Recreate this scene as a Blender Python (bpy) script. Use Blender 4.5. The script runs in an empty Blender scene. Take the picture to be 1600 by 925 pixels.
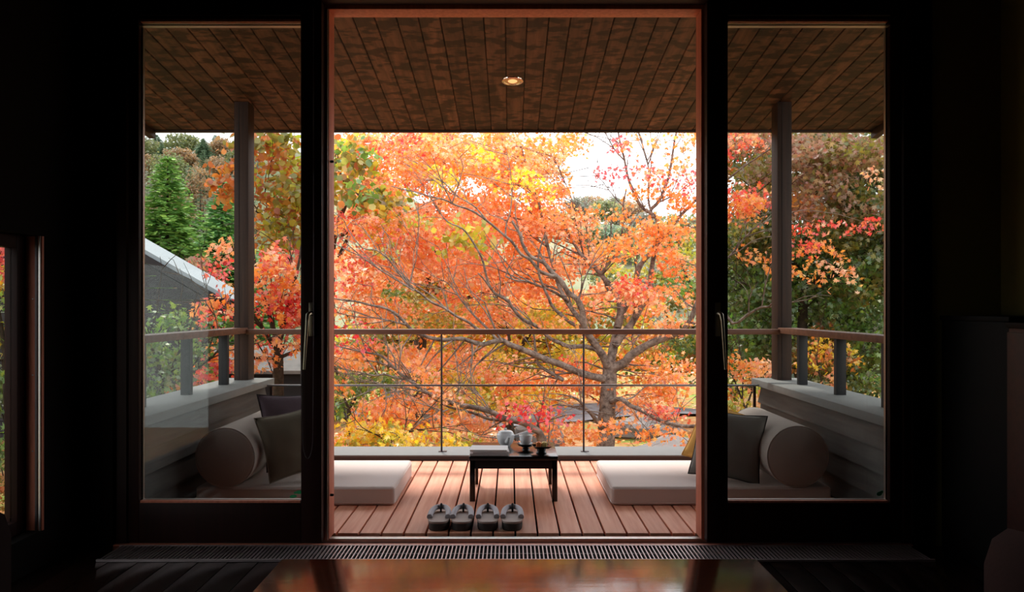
import bpy, bmesh, math
import numpy as np
from mathutils import Vector, Matrix

# ------------------------------------------------------------------ camera, sky, sun, exposure
scene = bpy.context.scene
col = scene.collection
F, CX, CY, ZC = 1280.0, 798.0, 480.0, 1.02      # focal length and principal point in pixels of a 1600x925 image

cam_data = bpy.data.cameras.new('camera')
cam_data.sensor_fit = 'HORIZONTAL'
cam_data.sensor_width = 36.0
cam_data.lens = 36.0 * F / 1600.0
cam_data.shift_x = (800.0 - CX) / 1600.0
cam_data.shift_y = (CY - 462.5) / 1600.0
cam_data.clip_end = 400
cam = bpy.data.objects.new('camera', cam_data)
cam.location = (0, 0, ZC)
cam.rotation_euler = (math.pi / 2, 0, 0)
col.objects.link(cam)
scene.camera = cam

world = bpy.data.worlds.new('overcast_sky')
scene.world = world
world.use_nodes = True
bg = world.node_tree.nodes['Background']
bg.inputs['Color'].default_value = (0.93, 0.965, 1.0, 1)
bg.inputs['Strength'].default_value = 2.2

sun_data = bpy.data.lights.new('sun', 'SUN')
sun_data.energy = 3.2
sun_data.angle = math.radians(7)
sun_data.color = (1.0, 0.955, 0.88)
sun = bpy.data.objects.new('sun', sun_data)
sun_az, sun_el = math.radians(-16), math.radians(54)      # ahead and slightly left of the view
sd = Vector((math.sin(sun_az) * math.cos(sun_el), math.cos(sun_az) * math.cos(sun_el), math.sin(sun_el)))
sun.rotation_euler = sd.to_track_quat('Z', 'Y').to_euler()
sun.location = (0, 0, 12)
col.objects.link(sun)

scene.view_settings.view_transform = 'Standard'
scene.view_settings.look = 'None'
scene.view_settings.gamma = 1.0
scene.view_settings.use_curve_mapping = False
scene.view_settings.exposure = 0.46

# ------------------------------------------------------------------ helpers
rng = np.random.default_rng(11)
LOC = {}

def lin(r, g, b):
    f = lambda c: (c / 255.0) / 12.92 if c <= 10.31 else (((c / 255.0) + 0.055) / 1.055) ** 2.4
    return (f(r), f(g), f(b))

def P(px, py, Y):
    return np.array([(px - CX) * Y / F, Y, ZC - (py - CY) * Y / F])

def tag(o, label=None, cat=None, group=None, kind=None):
    if label: o['label'] = label
    if cat: o['category'] = cat
    if group: o['group'] = group
    if kind: o['kind'] = kind
    return o

def empty(name, loc, label=None, cat=None, group=None, kind=None):
    o = bpy.data.objects.new(name, None)
    o.empty_display_size = 0.1
    o.location = loc
    col.objects.link(o)
    LOC[o] = np.array(loc, float)
    return tag(o, label, cat, group, kind)

def root_loc(o):
    while o.parent: o = o.parent
    return LOC[o]

def frames(path):
    path = np.asarray(path, float)
    t = np.gradient(path, axis=0)
    t /= np.linalg.norm(t, axis=1)[:, None] + 1e-12
    ref = np.array([0, 0, 1.0]) if abs(t[0][2]) < 0.9 else np.array([1.0, 0, 0])
    us, vs = [], []
    u = np.cross(t[0], ref); u /= np.linalg.norm(u)
    for i in range(len(path)):
        u = u - t[i] * np.dot(u, t[i]); u /= np.linalg.norm(u) + 1e-12
        us.append(u); vs.append(np.cross(t[i], u))
    return np.array(us), np.array(vs)

class G:
    def __init__(self):
        self.v, self.f = [], []
    def add(self, verts, faces):
        n = len(self.v)
        self.v += [tuple(map(float, p)) for p in verts]
        self.f += [tuple(int(i) + n for i in fc) for fc in faces]
        return self
    def box(self, x0, x1, y0, y1, z0, z1):
        v = [(x, y, z) for z in (z0, z1) for y in (y0, y1) for x in (x0, x1)]
        return self.add(v, [(0, 2, 3, 1), (4, 5, 7, 6), (0, 1, 5, 4), (2, 6, 7, 3), (0, 4, 6, 2), (1, 3, 7, 5)])
    def tube(self, path, radii, k=8, caps=True):
        path = np.asarray(path, float)
        if np.isscalar(radii): radii = [radii] * len(path)
        us, vs = frames(path)
        a = np.linspace(0, 2 * math.pi, k, endpoint=False)
        V = []
        for i in range(len(path)):
            for q in a:
                V.append(path[i] + radii[i] * (math.cos(q) * us[i] + math.sin(q) * vs[i]))
        fc = []
        for i in range(len(path) - 1):
            for j in range(k):
                fc.append((i * k + j, i * k + (j + 1) % k, (i + 1) * k + (j + 1) % k, (i + 1) * k + j))
        if caps:
            fc.append(tuple(range(k - 1, -1, -1)))
            fc.append(tuple((len(path) - 1) * k + j for j in range(k)))
        return self.add(V, fc)
    def loop_tube(self, path, r, k=6):
        path = np.asarray(path, float); n = len(path)
        t = np.roll(path, -1, 0) - np.roll(path, 1, 0)
        t /= np.linalg.norm(t, axis=1)[:, None] + 1e-12
        c = path.mean(0); V = []
        for i in range(n):
            o = path[i] - c; o -= t[i] * np.dot(o, t[i]); o /= np.linalg.norm(o) + 1e-12
            w = np.cross(t[i], o)
            for j in range(k):
                q = 2 * math.pi * j / k
                V.append(path[i] + r * (math.cos(q) * o + math.sin(q) * w))
        fc = [(i * k + j, i * k + (j + 1) % k, ((i + 1) % n) * k + (j + 1) % k, ((i + 1) % n) * k + j)
              for i in range(n) for j in range(k)]
        return self.add(V, fc)
    def lathe(self, prof, cx, cy, n=32):
        V = []
        for r, z in prof:
            for j in range(n):
                q = 2 * math.pi * j / n
                V.append((cx + r * math.cos(q), cy + r * math.sin(q), z))
        fc = []
        for i in range(len(prof) - 1):
            for j in range(n):
                fc.append((i * n + j, i * n + (j + 1) % n, (i + 1) * n + (j + 1) % n, (i + 1) * n + j))
        if prof[0][0] > 1e-4: fc.append(tuple(range(n - 1, -1, -1)))
        if prof[-1][0] > 1e-4: fc.append(tuple((len(prof) - 1) * n + j for j in range(n)))
        return self.add(V, fc)
    def prism(self, outline, z0, z1):          # outline in XY
        n = len(outline)
        V = [(x, y, z0) for x, y in outline] + [(x, y, z1) for x, y in outline]
        fc = [tuple(range(n - 1, -1, -1)), tuple(range(n, 2 * n))]
        fc += [(i, (i + 1) % n, n + (i + 1) % n, n + i) for i in range(n)]
        return self.add(V, fc)
    def xform(self, M, start=0):
        for i in range(start, len(self.v)):
            self.v[i] = tuple(M @ Vector(self.v[i]))
        return self
    def mesh(self, name, mat, off=(0, 0, 0), bevel=0.0, smooth=None, seg=2):
        me = bpy.data.meshes.new(name)
        V = np.array(self.v) - np.array(off)
        me.from_pydata([tuple(p) for p in V], [], self.f)
        bm = bmesh.new(); bm.from_mesh(me)
        bmesh.ops.remove_doubles(bm, verts=bm.verts, dist=1e-6)
        bmesh.ops.recalc_face_normals(bm, faces=bm.faces)
        if bevel > 0:
            ed = [e for e in bm.edges if len(e.link_faces) == 2 and e.calc_face_angle(0) > 0.5]
            bmesh.ops.bevel(bm, geom=ed, offset=bevel, segments=seg, affect='EDGES', profile=0.6, clamp_overlap=True)
        bm.to_mesh(me); bm.free()
        if smooth is not None or bevel > 0:
            for p in me.polygons: p.use_smooth = True
            me.set_sharp_from_angle(angle=math.radians(smooth if smooth else 35))
        me.materials.append(mat)
        return me
    def build(self, name, mat, parent=None, bevel=0.0, smooth=None, seg=2, label=None, cat=None, group=None, kind=None):
        if parent is not None:
            off = root_loc(parent)
        else:
            a = np.array(self.v); off = np.array([(a[:, 0].min() + a[:, 0].max()) / 2, (a[:, 1].min() + a[:, 1].max()) / 2, a[:, 2].min()])
        me = self.mesh(name, mat, off, bevel, smooth, seg)
        o = bpy.data.objects.new(name, me)
        col.objects.link(o)
        if parent is not None: o.parent = parent
        else:
            o.location = off; LOC[o] = off
        return tag(o, label, cat, group, kind)

def box(x0, x1, y0, y1, z0, z1): return G().box(x0, x1, y0, y1, z0, z1)

def link_mesh(name, me, parent, at):          # a piece that shares mesh data; 'at' in world coordinates
    o = bpy.data.objects.new(name, me)
    col.objects.link(o); o.parent = parent
    o.location = tuple(np.array(at) - root_loc(parent))
    return o

def np_mesh(name, V, T, colors, mat, parent=None, kind=None):
    V = np.asarray(V, np.float32)
    off = root_loc(parent) if parent is not None else np.array([V[:, 0].mean(), V[:, 1].mean(), V[:, 2].min()])
    V = (V - off).astype(np.float32)
    T = np.asarray(T, np.int32); M, k = T.shape
    me = bpy.data.meshes.new(name)
    me.vertices.add(len(V)); me.vertices.foreach_set('co', V.ravel())
    me.loops.add(M * k); me.loops.foreach_set('vertex_index', T.ravel())
    me.polygons.add(M); me.polygons.foreach_set('loop_start', np.arange(0, M * k, k, dtype=np.int32))
    me.update(calc_edges=True)
    if colors is not None:
        c = np.ones((len(V), 4), np.float32); c[:, :3] = colors
        at = me.attributes.new('Col', 'FLOAT_COLOR', 'POINT'); at.data.foreach_set('color', c.ravel())
    me.materials.append(mat)
    o = bpy.data.objects.new(name, me); col.objects.link(o)
    if parent is not None: o.parent = parent
    else: o.location = off; LOC[o] = off
    if kind: o['kind'] = kind
    return o

# ------------------------------------------------------------------ materials
def new_mat(name):
    m = bpy.data.materials.new(name); m.use_nodes = True
    nt = m.node_tree
    return m, nt, nt.nodes, nt.links, nt.nodes['Principled BSDF']

def mat_plain(name, rgb, rough=0.6, metal=0.0, spec=0.5, noise=0.0, nscale=30, bump=0.0, coat=0.0):
    m, nt, N, L, b = new_mat(name)
    c = (*lin(*rgb), 1)
    b.inputs['Base Color'].default_value = c
    b.inputs['Roughness'].default_value = rough
    b.inputs['Metallic'].default_value = metal
    b.inputs['Specular IOR Level'].default_value = spec
    b.inputs['Coat Weight'].default_value = coat
    if noise or bump:
        tc = N.new('ShaderNodeTexCoord'); nz = N.new('ShaderNodeTexNoise')
        nz.inputs['Scale'].default_value = nscale; nz.inputs['Detail'].default_value = 4
        L.new(tc.outputs['Object'], nz.inputs['Vector'])
        if noise:
            mx = N.new('ShaderNodeMix'); mx.data_type = 'RGBA'
            mx.inputs[6].default_value = tuple(x * (1 - noise) for x in c[:3]) + (1,)
            mx.inputs[7].default_value = tuple(min(1, x * (1 + noise)) for x in c[:3]) + (1,)
            L.new(nz.outputs['Fac'], mx.inputs[0]); L.new(mx.outputs[2], b.inputs['Base Color'])
        if bump:
            bp = N.new('ShaderNodeBump'); bp.inputs['Strength'].default_value = bump; bp.inputs['Distance'].default_value = 0.004
            L.new(nz.outputs['Fac'], bp.inputs['Height']); L.new(bp.outputs['Normal'], b.inputs['Normal'])
    return m

def mat_wood(name, ca, cb, stretch, rough=0.55, rand=0.25, spec=0.4, lo=0.35, hi=0.65, knots=None, nscale=1.0):
    m, nt, N, L, b = new_mat(name)
    tc = N.new('ShaderNodeTexCoord'); mp = N.new('ShaderNodeMapping')
    mp.inputs['Scale'].default_value = stretch
    oi = N.new('ShaderNodeObjectInfo')
    ad = N.new('ShaderNodeVectorMath'); ad.operation = 'SCALE'; ad.inputs['Scale'].default_value = 37.0
    cv = N.new('ShaderNodeCombineXYZ')
    for i in range(3): L.new(oi.outputs['Random'], cv.inputs[i])
    L.new(cv.outputs[0], ad.inputs[0])
    sm = N.new('ShaderNodeVectorMath'); sm.operation = 'ADD'
    L.new(tc.outputs['Object'], mp.inputs['Vector']); L.new(mp.outputs[0], sm.inputs[0]); L.new(ad.outputs[0], sm.inputs[1])
    nz = N.new('ShaderNodeTexNoise'); nz.inputs['Scale'].default_value = nscale; nz.inputs['Detail'].default_value = 6; nz.inputs['Roughness'].default_value = 0.6
    L.new(sm.outputs[0], nz.inputs['Vector'])
    rp = N.new('ShaderNodeValToRGB')
    rp.color_ramp.elements[0].position = lo; rp.color_ramp.elements[0].color = (*lin(*ca), 1)
    rp.color_ramp.elements[1].position = hi; rp.color_ramp.elements[1].color = (*lin(*cb), 1)
    L.new(nz.outputs['Fac'], rp.inputs[0])
    out = rp.outputs[0]
    if knots:
        mk = N.new('ShaderNodeMapping'); mk.inputs['Scale'].default_value = knots['scale']
        s2 = N.new('ShaderNodeVectorMath'); s2.operation = 'ADD'
        L.new(tc.outputs['Object'], mk.inputs['Vector']); L.new(mk.outputs[0], s2.inputs[0]); L.new(ad.outputs[0], s2.inputs[1])
        n2 = N.new('ShaderNodeTexNoise'); n2.inputs['Scale'].default_value = 1; n2.inputs['Detail'].default_value = 2.5
        L.new(s2.outputs[0], n2.inputs['Vector'])
        r2 = N.new('ShaderNodeValToRGB'); r2.color_ramp.elements[0].position = knots['lo']; r2.color_ramp.elements[1].position = knots['hi']
        r2.color_ramp.elements[0].color = (1, 1, 1, 1); r2.color_ramp.elements[1].color = (*knots['dark'], 1)
        L.new(n2.outputs['Fac'], r2.inputs[0])
        mm = N.new('ShaderNodeMix'); mm.data_type = 'RGBA'; mm.blend_type = 'MULTIPLY'; mm.inputs[0].default_value = 1
        L.new(out, mm.inputs[6]); L.new(r2.outputs[0], mm.inputs[7]); out = mm.outputs[2]
    if rand:
        ma = N.new('ShaderNodeMapRange'); ma.inputs['To Min'].default_value = 1 - rand; ma.inputs['To Max'].default_value = 1 + rand
        L.new(oi.outputs['Random'], ma.inputs['Value'])
        hv = N.new('ShaderNodeHueSaturation'); L.new(ma.outputs[0], hv.inputs['Value']); L.new(out, hv.inputs['Color']); out = hv.outputs[0]
    L.new(out, b.inputs['Base Color'])
    b.inputs['Roughness'].default_value = rough; b.inputs['Specular IOR Level'].default_value = spec
    bp = N.new('ShaderNodeBump'); bp.inputs['Strength'].default_value = 0.15; bp.inputs['Distance'].default_value = 0.002
    L.new(nz.outputs['Fac'], bp.inputs['Height']); L.new(bp.outputs['Normal'], b.inputs['Normal'])
    return m

def mat_glass(name, tint):
    m, nt, N, L, b = new_mat(name)
    N.remove(b)
    tr = N.new('ShaderNodeBsdfTransparent'); tr.inputs[0].default_value = (*tint, 1)
    gl = N.new('ShaderNodeBsdfGlossy'); gl.inputs['Roughness'].default_value = 0.0; gl.inputs[0].default_value = (0.9, 0.95, 0.95, 1)
    fr = N.new('ShaderNodeLayerWeight')
    pw = N.new('ShaderNodeMath'); pw.operation = 'POWER'; pw.inputs[1].default_value = 5.0
    ma = N.new('ShaderNodeMath'); ma.operation = 'MULTIPLY_ADD'; ma.inputs[1].default_value = 0.96; ma.inputs[2].default_value = 0.04
    L.new(fr.outputs['Facing'], pw.inputs[0]); L.new(pw.outputs[0], ma.inputs[0])
    mx = N.new('ShaderNodeMixShader')
    L.new(ma.outputs[0], mx.inputs[0]); L.new(tr.outputs[0], mx.inputs[1]); L.new(gl.outputs[0], mx.inputs[2])
    L.new(mx.outputs[0], N['Material Output'].inputs['Surface'])
    return m

def mat_leaf(name, trans=0.5, gloss=0.05):
    m, nt, N, L, b = new_mat(name)
    N.remove(b)
    at = N.new('ShaderNodeAttribute'); at.attribute_name = 'Col'
    df = N.new('ShaderNodeBsdfDiffuse'); tl = N.new('ShaderNodeBsdfTranslucent'); gs = N.new('ShaderNodeBsdfGlossy')
    gs.inputs['Roughness'].default_value = 0.45
    L.new(at.outputs['Color'], df.inputs[0]); L.new(at.outputs['Color'], tl.inputs[0])
    m1 = N.new('ShaderNodeMixShader'); m1.inputs[0].default_value = trans
    L.new(df.outputs[0], m1.inputs[1]); L.new(tl.outputs[0], m1.inputs[2])
    m2 = N.new('ShaderNodeMixShader'); m2.inputs[0].default_value = gloss
    L.new(m1.outputs[0], m2.inputs[1]); L.new(gs.outputs[0], m2.inputs[2])
    L.new(m2.outputs[0], N['Material Output'].inputs['Surface'])
    return m

M = {}
M['frame'] = mat_wood('dark_red_stained_frame', (30, 10, 8), (40, 14, 11), (40, 40, 2.5), 0.5, 0.05, 0.15)
M['jamb'] = mat_wood('red_brown_jamb_wood', (176, 94, 70), (204, 118, 92), (60, 60, 3), 0.5, 0.05)
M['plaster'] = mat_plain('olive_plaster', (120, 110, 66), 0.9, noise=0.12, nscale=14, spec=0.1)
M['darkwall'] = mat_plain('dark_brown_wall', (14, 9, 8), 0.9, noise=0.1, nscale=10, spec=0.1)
M['floorwood'] = mat_wood('dark_polished_floor', (18, 9, 7), (30, 15, 10), (30, 1.4, 30), 0.16, 0.2, 0.3)
M['ebony'] = mat_plain('dark_cabinet_stain', (9, 7, 7), 0.6, noise=0.15, nscale=25, spec=0.1)
M['redcab'] = mat_wood('red_brown_cabinet', (46, 18, 12), (60, 25, 17), (3, 40, 40), 0.5, 0.1, 0.3)
M['lacquer_table'] = mat_wood('polished_red_brown_table', (86, 34, 14), (106, 44, 18), (2.2, 34, 34), 0.11, 0.0, 0.6)
M['alu'] = mat_plain('brushed_aluminium', (176, 172, 168), 0.35, 1.0, noise=0.05, nscale=60)
M['steel'] = mat_plain('thin_steel', (150, 150, 152), 0.3, 1.0, noise=0.05, nscale=80)
M['steel_dark'] = mat_plain('dark_steel', (70, 62, 64), 0.4, 0.8, noise=0.05, nscale=80)
M['pewter'] = mat_plain('satin_pewter', (150, 140, 122), 0.32, 0.9, noise=0.04, nscale=60)
M['grille'] = mat_plain('bronze_grille', (176, 160, 162), 0.4, 0.7, noise=0.05, nscale=60)
M['black'] = mat_plain('black_void_paint', (8, 7, 7), 0.9, spec=0.1, noise=0.1)
M['gasket'] = mat_plain('black_gasket', (14, 13, 13), 0.7, noise=0.1)
M['deck'] = mat_wood('red_brown_deck_board', (212, 136, 106), (232, 164, 134), (34, 1.6, 34), 0.55, 0.08, 0.35)
M['soffit'] = mat_wood('knotty_soffit_board', (62, 40, 31), (104, 70, 55), (26, 1.2, 26), 0.55, 0.28, 0.3,
                       knots=dict(scale=(8, 14, 8), lo=0.46, hi=0.56, dark=(0.20, 0.18, 0.17)))
M['fascia'] = mat_wood('dark_fascia', (34, 20, 15), (48, 30, 22), (2, 30, 30), 0.6, 0.1)
M['post'] = mat_wood('weathered_brown_post', (44, 27, 20), (66, 43, 32), (40, 40, 2.0), 0.6, 0.1)
M['rail'] = mat_wood('brown_rail', (98, 62, 46), (128, 86, 66), (3, 30, 30), 0.5, 0.08)
M['baluster'] = mat_wood('charcoal_baluster', (34, 34, 36), (48, 48, 50), (40, 40, 3), 0.6, 0.1)
M['cap'] = mat_plain('grey_stone_cap', (122, 122, 120), 0.75, noise=0.1, nscale=18, bump=0.2)
M['kerbcap'] = mat_plain('grey_kerb_cap', (104, 104, 103), 0.75, noise=0.1, nscale=18, bump=0.2)
M['siding'] = mat_wood('dark_grey_siding', (62, 60, 58), (84, 82, 79), (30, 2, 30), 0.6, 0.12)
M['curbface'] = mat_plain('dark_kerb_face', (58, 44, 40), 0.7, noise=0.12, nscale=22)
M['mattress'] = mat_plain('pale_pink_grey_fabric', (216, 200, 194), 0.92, noise=0.04, nscale=260, bump=0.12, spec=0.2)
M['bolster'] = mat_plain('taupe_bolster_fabric', (178, 166, 158), 0.92, noise=0.04, nscale=240, bump=0.12, spec=0.2)
M['pil_purple'] = mat_plain('mauve_pillow_fabric', (92, 76, 84), 0.9, noise=0.1, nscale=160, bump=0.15, spec=0.2)
M['pil_olive'] = mat_plain('olive_grey_pillow_fabric', (112, 102, 88), 0.9, noise=0.1, nscale=160, bump=0.15, spec=0.2)
M['pil_dark'] = mat_plain('charcoal_pillow_fabric', (116, 110, 104), 0.9, noise=0.1, nscale=160, bump=0.15, spec=0.2)
M['pil_yellow'] = mat_plain('mustard_pillow_fabric', (214, 162, 88), 0.9, noise=0.08, nscale=160, bump=0.15, spec=0.2)
M['piping'] = mat_plain('pale_piping', (142, 130, 118), 0.9, noise=0.05)
M['piping_dark'] = mat_plain('dark_piping', (46, 40, 42), 0.9, noise=0.05)
M['lacquer'] = mat_plain('black_lacquer', (14, 10, 10), 0.22, spec=0.55, noise=0.1, nscale=20, coat=0.2)
M['porcelain'] = mat_plain('white_porcelain', (236, 238, 240), 0.18, noise=0.01, spec=0.5)
M['paper_white'] = mat_plain('white_paper', (240, 236, 234), 0.8, noise=0.02, nscale=90)
M['paper_grey'] = mat_plain('grey_cover_paper', (196, 186, 186), 0.8, noise=0.03, nscale=90)
M['sweet_orange'] = mat_plain('orange_sweet', (236, 130, 66), 0.5, noise=0.08)
M['sweet_yellow'] = mat_plain('yellow_sweet', (240, 210, 130), 0.5, noise=0.08)
M['sole'] = mat_plain('dark_sandal_sole', (48, 40, 38), 0.7, noise=0.12, nscale=60)
M['insole'] = mat_plain('brown_sandal_insole', (160, 138, 130), 0.6, noise=0.1, nscale=90)
M['strap'] = mat_plain('grey_sandal_strap', (182, 176, 182), 0.8, noise=0.1, nscale=120)
M['thong'] = mat_plain('black_toe_thong', (16, 14, 18), 0.8, noise=0.1)
M['chair_dark'] = mat_plain('dark_maroon_upholstery', (54, 36, 34), 0.85, noise=0.1, nscale=120, bump=0.1, spec=0.2)
M['chair_pink'] = mat_plain('dusky_pink_upholstery', (76, 52, 50), 0.85, noise=0.1, nscale=120, bump=0.1, spec=0.2)
M['glass'] = mat_glass('tinted_pane_glass', (0.77, 0.78, 0.765))
M['glass_clear'] = mat_glass('side_window_glass', (0.70, 0.71, 0.69))
M['sticker'] = mat_plain('green_sticker', (26, 150, 92), 0.5, noise=0.05)
M['chrome'] = mat_plain('polished_reflector', (225, 215, 205), 0.12, 1.0, noise=0.02)
M['leaf'] = mat_leaf('autumn_leaf', 0.52, 0.09)
M['needle'] = mat_leaf('fir_needle', 0.3, 0.04)
M['metalroof'] = mat_plain('pale_metal_roof', (140, 150, 158), 0.5, 0.0, noise=0.05, nscale=8)
M['shedwall'] = mat_wood('black_stained_boards', (34, 30, 34), (48, 44, 48), (2, 20, 20), 0.7, 0.2)
M['rock'] = mat_plain('grey_rock', (122, 118, 116), 0.9, noise=0.35, nscale=6, bump=0.6)

def mat_bark(name, ca, cb):
    m, nt, N, L, b = new_mat(name)
    tc = N.new('ShaderNodeTexCoord')
    nz = N.new('ShaderNodeTexNoise'); nz.inputs['Scale'].default_value = 14; nz.inputs['Detail'].default_value = 8; nz.inputs['Roughness'].default_value = 0.7
    L.new(tc.outputs['Object'], nz.inputs['Vector'])
    rp = N.new('ShaderNodeValToRGB')
    rp.color_ramp.elements[0].position = 0.36; rp.color_ramp.elements[0].color = (*lin(*ca), 1)
    rp.color_ramp.elements[1].position = 0.66; rp.color_ramp.elements[1].color = (*lin(*cb), 1)
    L.new(nz.outputs['Fac'], rp.inputs[0]); L.new(rp.outputs[0], b.inputs['Base Color'])
    b.inputs['Roughness'].default_value = 0.9; b.inputs['Specular IOR Level'].default_value = 0.2
    bp = N.new('ShaderNodeBump'); bp.inputs['Strength'].default_value = 0.6; bp.inputs['Distance'].default_value = 0.01
    L.new(nz.outputs['Fac'], bp.inputs['Height']); L.new(bp.outputs['Normal'], b.inputs['Normal'])
    return m
M['bark'] = mat_bark('maple_bark', (70, 57, 50), (146, 130, 118))
M['bark_dark'] = mat_bark('dark_bark', (46, 38, 32), (84, 70, 58))

def mat_ground(name, cols, scales):
    m, nt, N, L, b = new_mat(name)
    tc = N.new('ShaderNodeTexCoord')
    prev = None
    for i, (c, s) in enumerate(zip(cols, scales)):
        if prev is None:
            rgb = N.new('ShaderNodeRGB'); rgb.outputs[0].default_value = (*lin(*c), 1); prev = rgb.outputs[0]; continue
        nz = N.new('ShaderNodeTexNoise'); nz.inputs['Scale'].default_value = s; nz.inputs['Detail'].default_value = 6
        nz.noise_dimensions = '4D'; nz.inputs['W'].default_value = i * 3.3
        L.new(tc.outputs['Object'], nz.inputs['Vector'])
        rp = N.new('ShaderNodeValToRGB'); rp.color_ramp.elements[0].position = 0.46; rp.color_ramp.elements[1].position = 0.58
        L.new(nz.outputs['Fac'], rp.inputs[0])
        mx = N.new('ShaderNodeMix'); mx.data_type = 'RGBA'; mx.inputs[7].default_value = (*lin(*c), 1)
        L.new(rp.outputs[0], mx.inputs[0]); L.new(prev, mx.inputs[6]); prev = mx.outputs[2]
    L.new(prev, b.inputs['Base Color']); b.inputs['Roughness'].default_value = 0.95; b.inputs['Specular IOR Level'].default_value = 0.1
    return m
M['ground'] = mat_ground('leaf_strewn_grass', [(150, 118, 84), (170, 134, 98), (112, 130, 58), (160, 104, 66)], [1, 1.3, 0.5, 5])
M['hill'] = mat_ground('haze_paled_hill_floor', [(126, 128, 98), (138, 132, 106), (112, 120, 92)], [1, 0.1, 0.3])  # pale and greyed: distance haze is put into the colour
M['path'] = mat_ground('grey_gravel_path', [(118, 116, 120), (132, 130, 134), (104, 100, 104)], [1, 2, 6])

# ------------------------------------------------------------------ the room
XL, XR, YB, YR = -1.85, 2.10, 3.50, -2.6
HT = 2.62
fl = empty('floor', (0, 0, 0), kind='structure')
fb = box(-0.0585, 0.0585, YR, YB, -0.03, 0.0).mesh('floor_board', M['floorwood'], (0, 0, 0), bevel=0.002)
x = XL + 0.06
while x < XR - 0.03:
    link_mesh('floor_board', fb, fl, (x, 0, 0)); x += 0.12
box(XL - 0.15, XR + 0.15, YR - 0.1, 3.69, -0.2, -0.031).build('subfloor', M['black'], fl)

box(XL - 0.15, XR + 0.15, YR - 0.1, YB + 0.22, HT, HT + 0.1).build('ceiling', M['darkwall'], kind='structure')
wb = empty('wall_back', (0, 3.6, 0), kind='structure')
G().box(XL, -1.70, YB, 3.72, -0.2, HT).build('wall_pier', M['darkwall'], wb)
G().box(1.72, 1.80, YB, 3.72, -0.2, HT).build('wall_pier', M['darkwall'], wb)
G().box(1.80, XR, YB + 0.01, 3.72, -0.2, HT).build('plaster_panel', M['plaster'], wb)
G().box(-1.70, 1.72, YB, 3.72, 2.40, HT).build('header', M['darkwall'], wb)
wl = empty('wall_left', (XL - 0.07, 0, 0), kind='structure')
WY0, WY1, WZ0, WZ1 = 1.7, 3.24, 0.14, 1.30
for (a, b_, c, d) in ((YR, WY0, -0.2, HT), (WY1, 3.72, -0.2, HT), (WY0, WY1, -0.2, WZ0), (WY0, WY1, WZ1, HT)):
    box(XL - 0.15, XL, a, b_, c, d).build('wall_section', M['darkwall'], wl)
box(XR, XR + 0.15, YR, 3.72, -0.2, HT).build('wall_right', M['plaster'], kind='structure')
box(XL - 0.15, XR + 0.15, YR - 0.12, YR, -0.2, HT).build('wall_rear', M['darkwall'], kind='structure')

# low side window in the left wall
wn = empty('window_1', (XL - 0.08, (WY0 + WY1) / 2, WZ0), kind='structure')
fx0, fx1 = XL - 0.11, XL - 0.06
box(fx0, fx1, WY1 - 0.07, WY1, WZ0, WZ1).build('window_stile', M['frame'], wn, bevel=0.003)
box(fx0, fx1, WY0, WY0 + 0.07, WZ0, WZ1).build('window_stile', M['frame'], wn, bevel=0.003)
box(fx0, fx1, WY0 + 0.07, WY1 - 0.07, WZ1 - 0.05, WZ1).build('window_rail', M['frame'], wn, bevel=0.003)
box(fx0, fx1, WY0 + 0.07, WY1 - 0.07, WZ0, WZ0 + 0.05).build('window_rail', M['frame'], wn, bevel=0.003)
box(XL - 0.088, XL - 0.082, WY0 + 0.07, WY1 - 0.07, WZ0 + 0.05, WZ1 - 0.05).build('pane', M['glass_clear'], wn)
jl = box(XL - 0.06, XL + 0.004, WY1 - 0.012, WY1, WZ0, WZ1).build('jamb_lining', M['jamb'], wn)
box(XL - 0.022, XL - 0.014, WY1 - 0.018, WY1 - 0.012, WZ0, WZ1).build('metal_strip', M['steel_dark'], wn)
box(XL - 0.008, XL - 0.001, WY1 - 0.018, WY1 - 0.012, WZ0, WZ1).build('metal_strip', M['alu'], wn)
for z in (0.45, 0.75, 1.05):
    G().box(XL - 0.036, XL - 0.031, WY1 - 0.0135, WY1 - 0.012, z, z + 0.005).build('screw', M['steel'], wn)

# fixed wooden surround of the big opening
tr = empty('trim_1', (0, 3.64, 0), kind='structure')
box(-0.865, -0.797, 3.595, 3.70, 0.0, 2.328).build('jamb', M['jamb'], tr, bevel=0.003)
box(0.836, 0.905, 3.595, 3.70, 0.0, 2.328).build('jamb', M['jamb'], tr, bevel=0.003)
box(-0.865, 0.905, 3.595, 3.70, 2.328, 2.40).build('head', M['jamb'], tr, bevel=0.003)
box(-0.812, -0.801, 3.583, 3.595, 0.0, 2.328).build('metal_strip', M['alu'], tr)
for z in (1.66, 0.195):
    G().lathe([(0.0, 0.0), (0.006, 0.0), (0.006, 0.012), (0.004, 0.015), (0.0, 0.015)], 0, 0, 12).xform(
        Matrix.Translation((-0.793, 3.60, z)) @ Matrix.Rotation(math.pi / 2, 4, 'Y')).build('stopper', M['gasket'], tr, smooth=40)
box(-1.70, 1.72, 3.65, 3.69, -0.06, -0.012).build('sill_edge', M['frame'], tr)
box(-1.70, 1.72, 3.612, 3.648, -0.05, 0.0).build('sill_track', M['alu'], tr, bevel=0.002)
box(-1.70, 1.72, 3.56, 3.612, -0.06, -0.02).build('sill_groove', M['gasket'], tr)
box(-1.70, 1.72, 3.50, 3.527, -0.05, 0.004).build('sill_board', M['jamb'], tr, bevel=0.002)
box(-1.70, -1.652, 3.52, 3.70, 0.0, 2.40).build('side_post', M['frame'], tr)
box(1.690, 1.72, 3.52, 3.70, 0.0, 2.40).build('side_post', M['frame'], tr)
box(-1.652, -0.865, 3.59, 3.70, 2.33, 2.40).build('head', M['frame'], tr)
box(0.905, 1.690, 3.59, 3.70, 2.33, 2.40).build('head', M['frame'], tr)
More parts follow.
